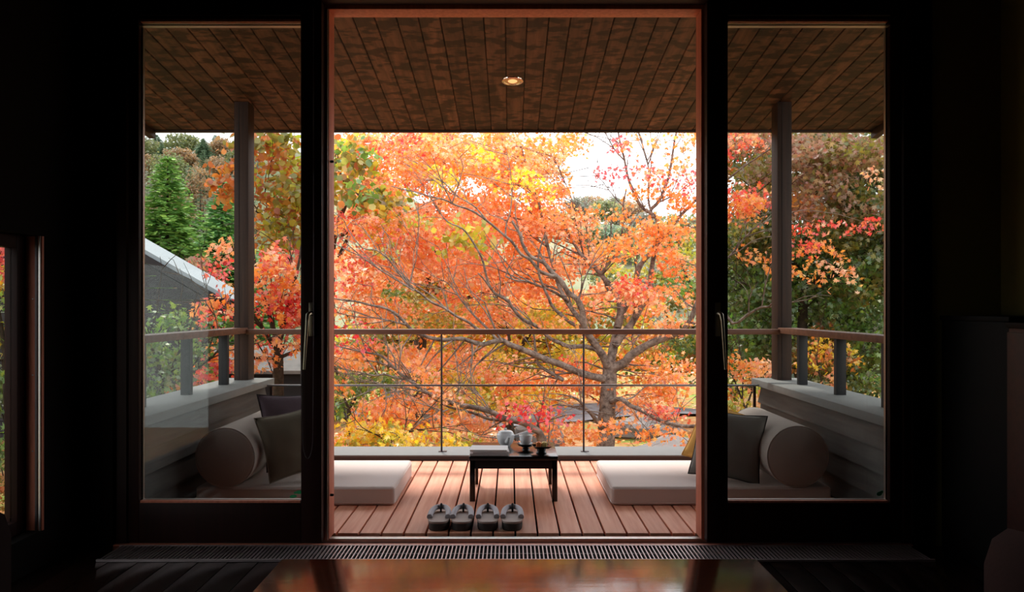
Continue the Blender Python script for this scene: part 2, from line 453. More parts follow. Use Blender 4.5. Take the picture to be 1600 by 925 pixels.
box(-1.652, 1.690, 3.52, 3.59, 2.345, 2.40).build('head', M['frame'], tr)

def sliding_door(name, x0, x1, g0, g1, mirror, label):
    d = empty(name, ((x0 + x1) / 2, 3.555, 0), kind='structure')
    y0, y1, zb, zt = 3.53, 3.582, 0.176, 2.232
    box(x0, g0, y0, y1, 0.006, 2.34).build('stile', M['frame'], d, bevel=0.003)
    box(g1, x1, y0, y1, 0.006, 2.34).build('stile', M['frame'], d, bevel=0.003)
    box(g0, g1, y0, y1, 0.006, zb).build('bottom_rail', M['frame'], d, bevel=0.003)
    box(g0, g1, y0, y1, zt + 0.03, 2.34).build('top_rail', M['frame'], d, bevel=0.003)
    box(g0, g1, 3.556, 3.562, zb, zt + 0.03).build('pane', M['glass'], d)
    for za, zc_ in ((zb, zb + 0.009), (zt + 0.021, zt + 0.03)):
        box(g0 + 0.004, g1 - 0.004, 3.535, 3.555, za, zc_).build('glazing_bead', M['jamb'], d)
        box(g0 + 0.004, g1 - 0.004, 3.563, 3.580, za, zc_).build('glazing_bead', M['alu'], d)
    box(g0, g0 + 0.004, 3.563, 3.580, zb, zt + 0.03).build('glazing_bead', M['alu'], d)
    box(g1 - 0.004, g1, 3.563, 3.580, zb, zt + 0.03).build('glazing_bead', M['alu'], d)
    for za in (2.232, 2.273):
        box(g0, g1, 3.526, 3.53 if za > 2.26 else 3.556, za, za + 0.006).build('head_strip', M['alu'], d)
    # lever handle on the meeting stile
    s = 1 if mirror else -1
    hx = (x0 + 0.045) if mirror else (x1 - 0.042)
    h = box(hx - 0.011, hx + 0.011, 3.520, 3.53, 0.895, 1.040).build('handle', M['pewter'], d, bevel=0.002, label='satin metal lever handle')
    p = [(hx + s * 0.002, 3.522, 0.992), (hx + s * 0.002, 3.495, 0.992), (hx + s * 0.006, 3.487, 0.988), (hx + s * 0.009, 3.483, 0.96),
         (hx + s * 0.016, 3.483, 0.85), (hx + s * 0.022, 3.483, 0.755)]
    G().tube(p, [0.010, 0.010, 0.009, 0.0075, 0.0065, 0.0055], 10).build('lever', M['pewter'], h, smooth=50)
    return d

door_l = sliding_door('door_1', -1.648, -0.815, -1.603, -0.904, False, '')
door_r = sliding_door('door_2', 0.846, 1.686, 0.936, 1.634, True, '')
# small green safety stickers on the panes
def sticker(door, x, z, blobs):
    g = G()
    for dx, dz, rx, rz, a in blobs:
        n = len(g.v)
        pts = []
        for k in range(16):
            q = 2 * math.pi * k / 16
            u, v = rx * math.cos(q), rz * math.sin(q)
            pts.append((x + dx + u * math.cos(a) - v * math.sin(a), 3.5553, z + dz + u * math.sin(a) + v * math.cos(a)))
        g.add(pts + [(p_[0], 3.5558, p_[2]) for p_ in pts], [tuple(range(16)), tuple(range(31, 15, -1))] +
              [(i, (i + 1) % 16, 16 + (i + 1) % 16, 16 + i) for i in range(16)])
    g.build('sticker', M['sticker'], door, label='small green sticker low on the pane')
sticker(door_l, -0.930, 0.205, [(0.012, 0.012, 0.014, 0.008, 0.1), (-0.014, -0.006, 0.016, 0.007, 0.1), (-0.004, 0.010, 0.008, 0.005, 0.2)])
sticker(door_r, 1.600, 0.210, [(0.0, 0.0, 0.012, 0.009, 0.3), (0.010, 0.008, 0.008, 0.006, 0.3)])

# beaded blind cord hanging by the left door
cord = [(-0.899, 3.515, 2.30 - 0.06 * i) for i in range(25)] + [(-0.893 + 0.022 * (1 - math.cos(t)), 3.513, 0.47 - 0.10 * math.sin(t)) for t in np.linspace(0.2, math.pi - 0.2, 14)] + [(-0.847, 3.515, 0.86 + 0.06 * i) for i in range(25)]
G().tube(cord, 0.0018, 6).build('blind_cord', M['steel_dark'], smooth=60, label='thin beaded blind cord looping down in front of the left sliding door', cat='cord')

# floor grille under the doors
gr = empty('floor_grille', (0.02, 3.38, 0), 'long bronze floor grille with fine slats along the door sill', 'grille')
box(-1.66, 1.70, 3.285, 3.478, 0.0005, 0.002).build('pit_shade_sheet', M['black'], gr)  # flat black sheet on the floor, standing in for shade below the slats
for a, b_ in ((3.278, 3.288), (3.474, 3.484)):
    box(-1.66, 1.70, a, b_, 0.0005, 0.010).build('frame_bar', M['grille'], gr)
sl = G(); xx = -1.65
while xx < 1.69:
    sl.box(xx, xx + 0.0045, 3.288, 3.474, 0.002, 0.009); xx += 0.0165
sl.build('slats', M['grille'], gr, kind='stuff')
box(-1.66, 1.70, 3.378, 3.384, 0.002, 0.0035).build('cross_rod', M['steel_dark'], gr)

# ------------------------------------------------------------------ deck, eave, parapets
DKX0, DKX1 = -1.67, 1.70
dk = empty('floor_deck', (0, 4.55, 0), kind='structure')
pitch = 0.1009
db = box(-(pitch - 0.009) / 2, (pitch - 0.009) / 2, 3.70, 5.44, -0.025, 0.0).mesh('deck_board', M['deck'], (0, 4.55, 0), bevel=0.0025)
k0 = math.ceil((DKX0 - 0.021) / pitch - 0.5)
xx = 0.021 + (k0 + 0.5) * pitch
while xx < DKX1:
    link_mesh('deck_board', db, dk, (xx, 4.55, 0)); xx += pitch
box(DKX0 - 0.02, DKX1 + 0.02, 3.70, 5.5, -0.16, -0.06).build('deck_base', M['black'], dk)
box(DKX0 - 0.3, DKX1 + 0.3, 3.72, 5.8, -1.4, -0.16).build('deck_support', M['siding'], dk)

def eave_z(y): return 3.08 - 0.116 * y
ev = empty('ceiling_eave', (0, 4.9, 2.4), kind='structure')
EX0, EX1, EY0, EY1 = -2.72, 2.76, 3.72, 6.20
ep = 0.117
def sloped(x0, x1, y0, y1, d0, d1):
    g = G(); v = [(x, y, eave_z(y) + d) for d in (d0, d1) for y in (y0, y1) for x in (x0, x1)]
    return g.add(v, [(0, 2, 3, 1), (4, 5, 7, 6), (0, 1, 5, 4), (2, 6, 7, 3), (0, 4, 6, 2), (1, 3, 7, 5)])
eb = sloped(-ep / 2 + 0.001, ep / 2 - 0.001, EY0, EY1, 0.0, 0.018).mesh('soffit_board', M['soffit'], (0, 4.9, 2.4), bevel=0.005, seg=1)
xx = EX0 + ep / 2
while xx < EX1:
    link_mesh('soffit_board', eb, ev, (xx, 4.9, 2.4)); xx += ep
sloped(EX0 - 0.06, EX1 + 0.06, EY0, EY1 + 0.06, 0.020, 0.17).build('roof_slab', M['fascia'], ev)
sloped(EX0, EX1, EY1, EY1 + 0.03, -0.012, 0.1).build('fascia', M['fascia'], ev)
sloped(EX0 - 0.03, EX0 + 0.02, EY0, EY1 + 0.03, -0.055, 0.1).build('barge_board', M['fascia'], ev)
sloped(EX1 - 0.02, EX1 + 0.03, EY0, EY1 + 0.03, -0.055, 0.1).build('barge_board', M['fascia'], ev)

# recessed downlight
LY = 5.25
dl = empty('downlight', (0.012, LY, eave_z(LY)), 'small round recessed downlight with a polished reflector in the soffit', 'ceiling light')
rot = Matrix.Translation((0.012, LY, eave_z(LY))) @ Matrix.Rotation(-math.atan(0.116), 4, 'X')
G().lathe([(0.052, -0.001), (0.055, -0.006), (0.068, -0.005), (0.070, 0.001), (0.052, 0.001)], 0, 0, 36).xform(rot).build('trim_ring', M['chrome'], dl, smooth=40)
G().lathe([(0.053, -0.003), (0.047, -0.0025), (0.032, -0.0015), (0.0, -0.001)], 0, 0, 36).xform(rot).build('reflector', M['chrome'], dl, smooth=60)
mb, nt, N, L, b = new_mat('bulb_reflection_glow'); b.inputs['Base Color'].default_value = (0.9, 0.55, 0.3, 1)
b.inputs['Emission Color'].default_value = (1.0, 0.42, 0.16, 1); b.inputs['Emission Strength'].default_value = 0.9  # orange glow imitates daylight and leaves mirrored in the reflector
G().lathe([(0.0, -0.010), (0.022, -0.008), (0.03, -0.0035), (0.03, -0.002), (0.0, -0.002)], 0, 0, 28).xform(rot).build('bulb', mb, dl, smooth=60)

# parapets with stone caps at both sides
def parapet(side):
    s = -1 if side == 'left' else 1
    xi = -1.67 if s < 0 else 1.70
    xo = -2.00 if s < 0 else 2.03
    w = empty('wall_parapet_' + side, ((xi + xo) / 2, 4.75, 0), kind='structure')
    a, c = sorted((xi + s * 0.05, xo - s * 0.03))
    box(a, c, 3.73, 5.74, -0.3, 0.47).build('core', M['siding'], w)
    a, c = sorted((xi, xo))
    box(a, c, 3.725, 5.79, 0.475, 0.52).build('cap', M['cap'], w, bevel=0.004)
    for i in range(4):                         # lapped siding boards on the inner face
        z0 = 0.012 + i * 0.116
        xa = xi + s * 0.05; xb = xi + s * 0.018; xc = xi + s * 0.044
        g = G(); v = [(xa, y, z) for y in (3.73, 5.70) for z in (z0, z0 + 0.113)] + [(xb, y, z0) for y in (3.73, 5.70)] + [(xc, y, z0 + 0.113) for y in (3.73, 5.70)]
        g.add(v, [(0, 1, 6, 4), (2, 5, 7, 3), (4, 6, 7, 5), (0, 4, 5, 2), (1, 3, 7, 6), (0, 2, 3, 1)])
        g.build('siding_board', M['siding'], w)
    return w
parapet('left'); parapet('right')
# low kerb at the front of the deck
kb = empty('wall_kerb', (0, 5.6, 0), kind='structure')
box(-1.66, 1.69, 5.452, 5.78, -0.3, 0.006).build('kerb_core', M['curbface'], kb)
box(-1.665, 1.695, 5.447, 5.79, 0.008, 0.036).build('kerb_cap', M['kerbcap'], kb, bevel=0.003)
box(-1.66, 1.69, 5.444, 5.452, -0.02, 0.026).build('kerb_face', M['curbface'], kb)

# corner posts
for x0, x1, lab in ((-1.895, -1.797, 'square brown wooden post rising from the left parapet to the eave'),
                    (1.827, 1.925, 'square brown wooden post rising from the right parapet to the eave')):
    t = empty('balcony_post', ((x0 + x1) / 2, 5.675, 0.52), lab, 'post')
    box(x0, x1, 5.61, 5.74, 0.52, eave_z(5.66) + 0.004).build('shaft', M['post'], t, bevel=0.003)
    box(x0 + 0.03, x0 + 0.036, 5.607, 5.61, 0.52, eave_z(5.66)).build('seam_bead', M['fascia'], t)

# railings
rl = empty('balcony_railing', (0.015, 5.6, 0.036), 'brown handrail on thin steel rods along the front of the balcony', 'railing')
box(-1.797, 1.827, 5.56, 5.65, 0.835, 0.870).build('handrail', M['rail'], rl, bevel=0.003)
for px in (471, 690, 912, 1134):
    xr = (px - CX) * 5.58 / F
    rd = G().tube([(xr, 5.58, 0.036), (xr, 5.58, 0.835)], 0.0065, 8).build('upright_rod', M['steel_dark'], rl, smooth=60)
    box(xr - 0.02, xr + 0.035, 5.565, 5.595, 0.036, 0.041).build('foot_plate', M['steel_dark'], rd, bevel=0.001)
box(-1.66, 1.69, 5.572, 5.586, 0.481, 0.494).build('cross_rod', M['steel'], rl, bevel=0.001)
for xr in (-1.63, 1.66):
    box(xr - 0.008, xr + 0.008, 5.57, 5.588, 0.036, 0.48).build('end_upright', M['steel_dark'], rl)

def side_rail(s, lab):
    x0, x1 = (-1.905, -1.797) if s < 0 else (1.827, 1.935)
    cx = (x0 + x1) / 2
    r = empty('side_railing', (cx, 4.7, 0.52), lab, 'railing')
    box(x0, x1, 3.725, 5.605, 0.842, 0.880).build('handrail', M['rail'], r, bevel=0.003)
    for yb in (4.08, 4.68, 5.285):
        box(cx - 0.028, cx + 0.028, yb - 0.02, yb + 0.02, 0.52, 0.842).build('baluster', M['baluster'], r, bevel=0.002)
side_rail(-1, 'brown handrail on dark balusters above the left parapet')
side_rail(1, 'brown handrail on dark balusters above the right parapet')

# ------------------------------------------------------------------ things on the deck
def rounded_box(x0, x1, y0, y1, z0, z1, r, name, mat, parent=None, **kw):
    return box(x0, x1, y0, y1, z0, z1).build(name, mat, parent, bevel=r, seg=4, smooth=60, **kw)

def floor_mattress(x0, x1, lab):
    m = empty('floor_mattress', ((x0 + x1) / 2, 4.58, 0), lab, 'floor cushion', 'floor mattresses on the deck')
    rounded_box(x0, x1, 4.21, 4.95, 0.001, 0.097, 0.02, 'pad', M['mattress'], m)
    for z in (0.014, 0.084):
        q = 0.012
        pts = []
        for (cx, cy, a0) in ((x1 - 0.02, 4.93, 0), (x0 + 0.02, 4.93, 90), (x0 + 0.02, 4.23, 180), (x1 - 0.02, 4.23, 270)):
            for a in (a0, a0 + 30, a0 + 60, a0 + 90):
                pts.append((cx + 0.0205 * math.cos(math.radians(a)), cy + 0.0205 * math.sin(math.radians(a)), z))
        G().loop_tube(pts, 0.0022, 5).build('piping', M['mattress'], m, smooth=60)
floor_mattress(-1.62, -0.597, 'pale pinkish grey floor mattress left of the black tea table')
floor_mattress(0.518, 1.65, 'pale pinkish grey floor mattress right of the black tea table')

def bolster(cx, r, lab):
    y0, y1, zc = 4.19, 4.97, 0.097 + r
    b_ = empty('bolster', (cx, 4.58, 0.097), lab, 'bolster')
    prof = [(0.0, y0), (r - 0.014, y0), (r - 0.004, y0 + 0.005), (r, y0 + 0.016), (r, y1 - 0.016), (r - 0.004, y1 - 0.005), (r - 0.014, y1), (0.0, y1)]
    Mx = Matrix.Translation((cx, 0, zc)) @ Matrix.Rotation(-math.pi / 2, 4, 'X')
    G().lathe(prof, 0, 0, 48).xform(Mx).build('body', M['bolster'], b_, smooth=50)
    for yy in (y0 + 0.006, y1 - 0.006):
        c = [(cx + (r - 0.002) * math.cos(q), yy, zc + (r - 0.002) * math.sin(q)) for q in np.linspace(0, 2 * math.pi, 40, endpoint=False)]
        G().loop_tube(c, 0.0035, 6).build('piping', M['bolster'], b_, smooth=60)
bolster(-1.462, 0.153, 'round taupe bolster lying at the left end of the left mattress')
bolster(1.470, 0.158, 'round taupe bolster lying at the right end of the right mattress')

def pillow(cx, cy, cz, size, yaw, pitch_, roll, fab, pip, lab, thick=0.075):
    n = 22; u = np.linspace(-1, 1, n)
    Mx = Matrix.Translation((cx, cy, cz)) @ Matrix.Rotation(yaw, 4, 'Z') @ Matrix.Rotation(pitch_, 4, 'X') @ Matrix.Rotation(roll, 4, 'Y')
    h = size / 2
    def pt(a, b_, s):
        k = 1 - 0.07 * ((1 - a * a) * abs(b_) ** 3 + (1 - b_ * b_) * abs(a) ** 3) * 1.3
        t = thick * (max(0, (1 - a ** 2)) ** 0.45) * (max(0, (1 - b_ ** 2)) ** 0.45)
        wr = 0.006 * math.sin(7 * a + 3 * b_ + cx * 9) * math.sin(5 * b_ - 2 * a) * (1 - a * a) * (1 - b_ * b_)
        return (a * h * k, s * (t + wr), b_ * h * k)
    V, fc = [], []
    for s in (-1, 1):
        o = len(V)
        for b_ in u:
            for a in u: V.append(pt(a, b_, s))
        for i in range(n - 1):
            for j in range(n - 1):
                q = (o + i * n + j, o + i * n + j + 1, o + (i + 1) * n + j + 1, o + (i + 1) * n + j)
                fc.append(q if s < 0 else q[::-1])
    low = min((Mx @ Vector(p))[2] for p in V)
    r = empty('throw_pillow', (cx, cy, low), lab, 'pillow', 'throw pillows on the mattresses')
    g = G().add(V, fc); g.xform(Mx); g.build('cover', M[fab], r, smooth=80)
    edge = [pt(a, -1, 0) for a in u[:-1]] + [pt(1, b_, 0) for b_ in u[:-1]] + [pt(a, 1, 0) for a in u[::-1][:-1]] + [pt(-1, b_, 0) for b_ in u[::-1][:-1]]
    g = G().loop_tube(edge, 0.0035, 5); g.xform(Mx); g.build('piping', M[pip], r, smooth=60)
pillow(-1.215, 4.63, 0.325, 0.43, 0.85, -0.30, 0.04, 'pil_purple', 'piping_dark', 'mauve throw pillow leaning behind the olive grey one')
pillow(-1.160, 4.375, 0.295, 0.35, 0.62, -0.30, -0.14, 'pil_olive', 'piping', 'olive grey throw pillow with pale piping, tilted in front of the mauve one')
pillow(1.165, 4.40, 0.280, 0.37, -0.35, -0.32, 0.10, 'pil_dark', 'piping_dark', 'charcoal throw pillow leaning towards the right bolster')
pillow(1.195, 4.63, 0.285, 0.35, -0.25, -0.30, 0.34, 'pil_yellow', 'pil_yellow', 'mustard yellow throw pillow tucked behind the charcoal one')

# black tea table
tt = empty('tea_table', (0.015, 4.52, 0), 'low black lacquered tea table in the middle of the deck', 'table')
TX0, TX1, TY0, TY1, TZ = -0.218, 0.248, 4.295, 4.744, 0.238
box(TX0, TX1, TY0, TY1, 0.216, TZ).build('tabletop', M['lacquer'], tt, bevel=0.002)
for x0 in (TX0 + 0.003, TX1 - 0.031):
    for y0 in (TY0 + 0.003, TY1 - 0.031):
        box(x0, x0 + 0.028, y0, y0 + 0.028, 0.0, 0.216).build('leg', M['lacquer'], tt, bevel=0.001)
for y0 in (TY0 + 0.006, TY1 - 0.018):
    box(TX0 + 0.031, TX1 - 0.031, y0, y0 + 0.012, 0.172, 0.216).build('apron', M['lacquer'], tt)
for x0 in (TX0 + 0.006, TX1 - 0.018):
    box(x0, x0 + 0.012, TY0 + 0.031, TY1 - 0.031, 0.172, 0.216).build('apron', M['lacquer'], tt)

# booklets
def booklet(cx, cy, z, w, d, h, a, mc, lab):
    b_ = empty('booklet', (cx, cy, z), lab, 'booklet', 'booklets on the tea table')
    Mx = Matrix.Translation((cx, cy, 0)) @ Matrix.Rotation(a, 4, 'Z')
    G().box(-w / 2 + 0.002, w / 2 - 0.002, -d / 2 + 0.002, d / 2 - 0.002, z + 0.0012, z + h - 0.0012).xform(Mx).build('pages', M['paper_white'], b_)
    G().box(-w / 2, w / 2, -d / 2, d / 2, z, z + 0.0012).xform(Mx).build('cover', M[mc], b_)
    G().box(-w / 2, w / 2, -d / 2, d / 2, z + h - 0.0012, z + h).xform(Mx).build('cover', M[mc], b_)
booklet(-0.113, 4.385, TZ, 0.205, 0.15, 0.010, 0.0, 'paper_grey', 'pale grey booklet at the bottom of the stack on the tea table')
booklet(-0.108, 4.392, TZ + 0.010, 0.195, 0.15, 0.009, 0.06, 'paper_grey', 'pale grey booklet in the middle of the stack on the tea table')
booklet(-0.116, 4.395, TZ + 0.019, 0.198, 0.148, 0.010, -0.03, 'paper_white', 'white booklet on top of the stack on the tea table')

# teapot with side handle
px_, py_ = -0.029, 4.62
tp = empty('teapot', (px_, py_, TZ), 'white porcelain teapot with a straight side handle on the tea table', 'teapot')
z = TZ
G().lathe([(0.0, z), (0.026, z), (0.030, z + 0.006), (0.042, z + 0.022), (0.0495, z + 0.045), (0.0500, z + 0.062), (0.046, z + 0.072), (0.040, z + 0.076), (0.0, z + 0.076)], px_, py_, 36).build('body', M['porcelain'], tp, smooth=50)
ld = G().lathe([(0.042, z + 0.0765), (0.041, z + 0.081), (0.030, z + 0.087), (0.012, z + 0.090), (0.0, z + 0.0905)], px_, py_, 32).build('lid', M['porcelain'], tp, smooth=50)
G().lathe([(0.0, z + 0.090), (0.006, z + 0.090), (0.0085, z + 0.096), (0.006, z + 0.101), (0.0, z + 0.102)], px_, py_, 16).build('knob', M['porcelain'], ld, smooth=60)
G().tube([(px_ + 0.010, py_ - 0.035, z + 0.030), (px_ + 0.014, py_ - 0.055, z + 0.038), (px_ + 0.018, py_ - 0.075, z + 0.056), (px_ + 0.019, py_ - 0.083, z + 0.066)], [0.016, 0.014, 0.010, 0.009], 14).build('spout', M['porcelain'], tp, smooth=50)
G().tube([(px_ + 0.045, py_, z + 0.052), (px_ + 0.060, py_ - 0.002, z + 0.056), (px_ + 0.125, py_ - 0.010, z + 0.075), (px_ + 0.128, py_ - 0.010, z + 0.076)], [0.010, 0.010, 0.0135, 0.012], 14).build('handle', M['porcelain'], tp, smooth=50)

# cup on a lacquered stand
cx_, cy_ = 0.083, 4.50
ss = empty('cup_stand', (cx_, cy_, TZ), 'black lacquered saucer stand under the white teacup', 'saucer')
G().lathe([(0.0, z), (0.024, z), (0.022, z + 0.004), (0.014, z + 0.010), (0.020, z + 0.014), (0.040, z + 0.022), (0.050, z + 0.034), (0.047, z + 0.034), (0.036, z + 0.025), (0.022, z + 0.024), (0.0, z + 0.024)], cx_, cy_, 36).build('dish', M['lacquer'], ss, smooth=40)
zc_ = z + 0.0242
cpp = empty('teacup', (cx_, cy_, zc_), 'small white porcelain teacup on the black saucer stand', 'cup')
G().lathe([(0.0, zc_), (0.017, zc_), (0.017, zc_ + 0.004), (0.028, zc_ + 0.014), (0.035, zc_ + 0.034), (0.037, zc_ + 0.056), (0.0345, zc_ + 0.056), (0.032, zc_ + 0.034), (0.025, zc_ + 0.017), (0.0, zc_ + 0.010)], cx_, cy_, 36).build('bowl', M['porcelain'], cpp, smooth=50)
tea, nt, N, L, b = new_mat('green_tea'); b.inputs['Base Color'].default_value = (0.25, 0.26, 0.06, 1); b.inputs['Roughness'].default_value = 0.05
G().lathe([(0.0, zc_ + 0.044), (0.0335, zc_ + 0.044), (0.0335, zc_ + 0.0445), (0.0, zc_ + 0.0445)], cx_, cy_, 32).build('tea', tea, cpp)

# footed square sweets plate
qx, qy = 0.164, 4.385
fp = empty('footed_plate', (qx, qy, TZ), 'square black footed plate holding two sweets on the tea table', 'plate')
G().lathe([(0.0, z), (0.026, z), (0.030, z + 0.004), (0.022, z + 0.012), (0.026, z + 0.030), (0.0, z + 0.030)], qx, qy, 28).build('foot', M['lacquer'], fp, smooth=40)
g = G(); hs, ht = 0.034, 0.050
v = [(-hs, -hs, z + 0.030), (hs, -hs, z + 0.030), (hs, hs, z + 0.030), (-hs, hs, z + 0.030), (-ht, -ht, z + 0.042), (ht, -ht, z + 0.042), (ht, ht, z + 0.042), (-ht, ht, z + 0.042),
     (-ht + 0.003, -ht + 0.003, z + 0.042), (ht - 0.003, -ht + 0.003, z + 0.042), (ht - 0.003, ht - 0.003, z + 0.042), (-ht + 0.003, ht - 0.003, z + 0.042),
     (-hs, -hs, z + 0.033), (hs, -hs, z + 0.033), (hs, hs, z + 0.033), (-hs, hs, z + 0.033)]
fcs = [(3, 2, 1, 0), (12, 13, 14, 15)]
for i in range(4):
    j = (i + 1) % 4
    fcs += [(i, j, 4 + j, 4 + i), (4 + i, 4 + j, 8 + j, 8 + i), (8 + i, 8 + j, 12 + j, 12 + i)]
g.add(v, fcs); g.xform(Matrix.Translation((qx, qy, 0)) @ Matrix.Rotation(0.12, 4, 'Z')); g.build('dish', M['lacquer'], fp)
for dx, dy, mm, lab in ((-0.014, 0.002, 'sweet_orange', 'orange sweet on the footed plate'), (0.016, 0.004, 'sweet_yellow', 'pale yellow sweet on the footed plate')):
    s_ = empty('sweet', (qx + dx, qy + dy, z + 0.033), lab, 'sweet')
    rounded_box(qx + dx - 0.014, qx + dx + 0.014, qy + dy - 0.014, qy + dy + 0.014, z + 0.0332, z + 0.060, 0.008, 'cake', M[mm], s_)
    G().lathe([(0.006, z + 0.0598), (0.005, z + 0.0625), (0.0, z + 0.064)], qx + dx, qy + dy, 12).build('topping', M[mm], s_, smooth=60)

# sandals
def sandal(cx, y0, yaw, lab, tone):
    s_ = empty('sandal', (cx, y0 + 0.12, 0), lab, 'sandal', 'four thick-soled sandals in a row on the deck')
    Lh, Wd = 0.118, 0.0505
    out = []
    for q in np.linspace(0, 2 * math.pi, 44, endpoint=False):
        c, s = math.cos(q), math.sin(q)
        e = 0.62 if s < 0 else 0.75
        out.append((math.copysign(abs(c) ** e, c) * Wd, math.copysign(abs(s) ** e, s) * Lh))
    Mx = Matrix.Translation((cx, y0 + 0.12, 0)) @ Matrix.Rotation(yaw, 4, 'Z')
    G().prism([(a * 0.95, b_ * 0.97) for a, b_ in out], 0.0, 0.034).xform(Mx).build('sole', M['sole'], s_, bevel=0.004)
    G().prism(out, 0.0341, 0.044).xform(Mx).build('insole', M['insole'], s_, bevel=0.003)
    path, rad = [], []
    for t in np.linspace(0, 1, 25):
        a = math.pi * t
        path.append((math.copysign(abs(math.cos(a)) ** 0.7, math.cos(a)) * 0.042, -0.052 + math.sin(a) ** 0.75 * 0.140, 0.050 + 0.013 * math.sin(a) ** 0.6))
        rad.append(0.0135 - 0.0015 * math.sin(a))
    st = G().tube(path, rad, 10).xform(Mx).build('strap', M['strap'], s_, smooth=60)
    G().tube([(0, 0.092, 0.0755), (0, 0.080, 0.0755), (0, 0.070, 0.064), (0, 0.066, 0.043)], [0.005, 0.0055, 0.005, 0.0045], 8).xform(Mx).build('toe_thong', M['thong'], st, smooth=60)
sandal(-0.333, 3.722, 0.0, 'leftmost grey-strapped sandal of the four on the deck', 0)
sandal(-0.226, 3.722, 0.0, 'second sandal from the left, touching the leftmost one', 0)
sandal(-0.108, 3.722, 0.02, 'third sandal from the left, with a gap on its left', 0)
sandal(0.007, 3.722, -0.02, 'rightmost grey-strapped sandal of the four on the deck', 0)

# ------------------------------------------------------------------ things in the dark room
lt = empty('low_table', (0.02, 1.62, 0), 'wide polished red-brown low table in the room foreground', 'table')
box(-0.60, 0.645, 1.10, 2.15, 0.325, 0.36).build('tabletop', M['lacquer_table'], lt, bevel=0.004)
for x0 in (-0.57, 0.545):
    for y0 in (1.13, 2.05):
        box(x0, x0 + 0.07, y0, y0 + 0.07, 0.0, 0.325).build('leg', M['frame'], lt, bevel=0.003)
for y0 in (1.15, 2.07):
    box(-0.50, 0.545, y0, y0 + 0.03, 0.26, 0.325).build('apron', M['frame'], lt)

def tub_chair(cx, cy, face, fab, lab, R=0.36, H=0.55):
    c = empty('tub_chair', (cx, cy, 0), lab, 'armchair')
    n = 36; span = math.radians(250)
    a0 = face + math.pi - span / 2
    V, fc = [], []
    prof = [(R - 0.03, 0.10), (R, 0.16), (R, H - 0.10), (R - 0.02, H - 0.03), (R - 0.06, H), (R - 0.10, H - 0.03), (R - 0.115, H - 0.09), (R - 0.115, 0.10)]
    m = len(prof)
    for i in range(n + 1):
        a = a0 + span * i / n
        dip = 1 - 0.16 * abs(i / n - 0.5) * 2
        for r, zz in prof: V.append((cx + r * math.cos(a), cy + r * math.sin(a), 0.10 + (zz - 0.10) * dip))
    for i in range(n):
        for j in range(m):
            fc.append((i * m + j, i * m + (j + 1) % m, (i + 1) * m + (j + 1) % m, (i + 1) * m + j))
    fc.append(tuple(range(m))); fc.append(tuple(n * m + j for j in range(m - 1, -1, -1)))
    G().add(V, fc).build('backrest', M[fab], c, smooth=50)
    G().lathe([(0.0, 0.10), (R - 0.12, 0.10), (R - 0.12, 0.30), (R - 0.14, 0.34), (R - 0.18, 0.355), (0.0, 0.36)], cx, cy, 36).build('seat', M[fab], c, smooth=50)
    for q in range(4):
        a = face + math.pi / 4 + q * math.pi / 2
        x_, y_ = cx + (R - 0.16) * math.cos(a), cy + (R - 0.16) * math.sin(a)
        G().tube([(x_, y_, 0.0), (x_, y_, 0.11)], [0.014, 0.02], 10).build('leg', M['frame'], c, smooth=50)
tub_chair(-1.49, 1.92, 0.3, 'chair_dark', 'dark maroon tub armchair in the lower left corner by the side window')
tub_chair(1.56, 2.0, math.pi - 0.9, 'chair_pink', 'dusky pink tub armchair in the lower right corner', R=0.42, H=0.56)

kc = empty('cabinet', (1.96, 3.25, 0), 'tall narrow dark cabinet standing in the right corner by the plaster wall', 'cabinet')
box(1.835, 2.085, 3.02, 3.49, 0.0, 0.965).build('body', M['ebony'], kc, bevel=0.003)
box(1.830, 2.090, 3.01, 3.495, 0.966, 0.985).build('top', M['ebony'], kc, bevel=0.002)
dd = box(1.841, 2.079, 3.004, 3.019, 0.05, 0.95).build('door', M['ebony'], kc, bevel=0.002)
box(1.850, 1.860, 2.985, 3.003, 0.52, 0.62).build('handle', M['steel_dark'], dd, bevel=0.002)
k2 = empty('sideboard', (1.945, 2.72, 0), 'lower red-brown sideboard against the right wall beside the dark cabinet', 'cabinet')
box(1.805, 2.085, 2.47, 2.97, 0.06, 0.945).build('body', M['redcab'], k2, bevel=0.003)
box(1.795, 2.090, 2.46, 2.975, 0.946, 0.965).build('top', M['ebony'], k2, bevel=0.002)
box(1.83, 2.08, 2.50, 2.94, 0.0, 0.06).build('plinth', M['ebony'], k2)
for y0 in (2.48, 2.725):
    d_ = box(1.793, 1.804, y0, y0 + 0.235, 0.08, 0.93).build('door', M['redcab'], k2, bevel=0.002)
    yh = y0 + (0.21 if y0 < 2.6 else 0.012)
    box(1.781, 1.792, yh, yh + 0.012, 0.50, 0.60).build('handle', M['steel_dark'], d_)

# ------------------------------------------------------------------ outdoors: ground, hill
GZ = -1.2
def sstep(a, b_, t):
    t = np.clip((t - a) / (b_ - a), 0, 1); return t * t * (3 - 2 * t)
def hill_z(x, y):
    x = np.asarray(x, float); y = np.asarray(y, float)
    left = sstep(2, 14, -x)
    return GZ + sstep(24, 62, y) * (7.4 + 6.8 * left + 0.9 * np.sin(x * 0.13 + 1.0)) + 0.10 * np.sin(x * 0.9 + y * 0.7) * sstep(8, 14, y)
def grid_mesh(name, xs, ys, dz, mat, kind):
    X, Y = np.meshgrid(xs, ys); Z = hill_z(X, Y) + dz
    V = np.stack([X, Y, Z], -1).reshape(-1, 3); nx = len(xs)
    i, j = np.meshgrid(np.arange(len(ys) - 1), np.arange(nx - 1), indexing='ij')
    a = (i * nx + j).ravel()
    o = np_mesh(name, V, np.stack([a, a + 1, a + nx + 1, a + nx], 1), None, mat, None, kind)
    for p in o.data.polygons: p.use_smooth = True
    return o
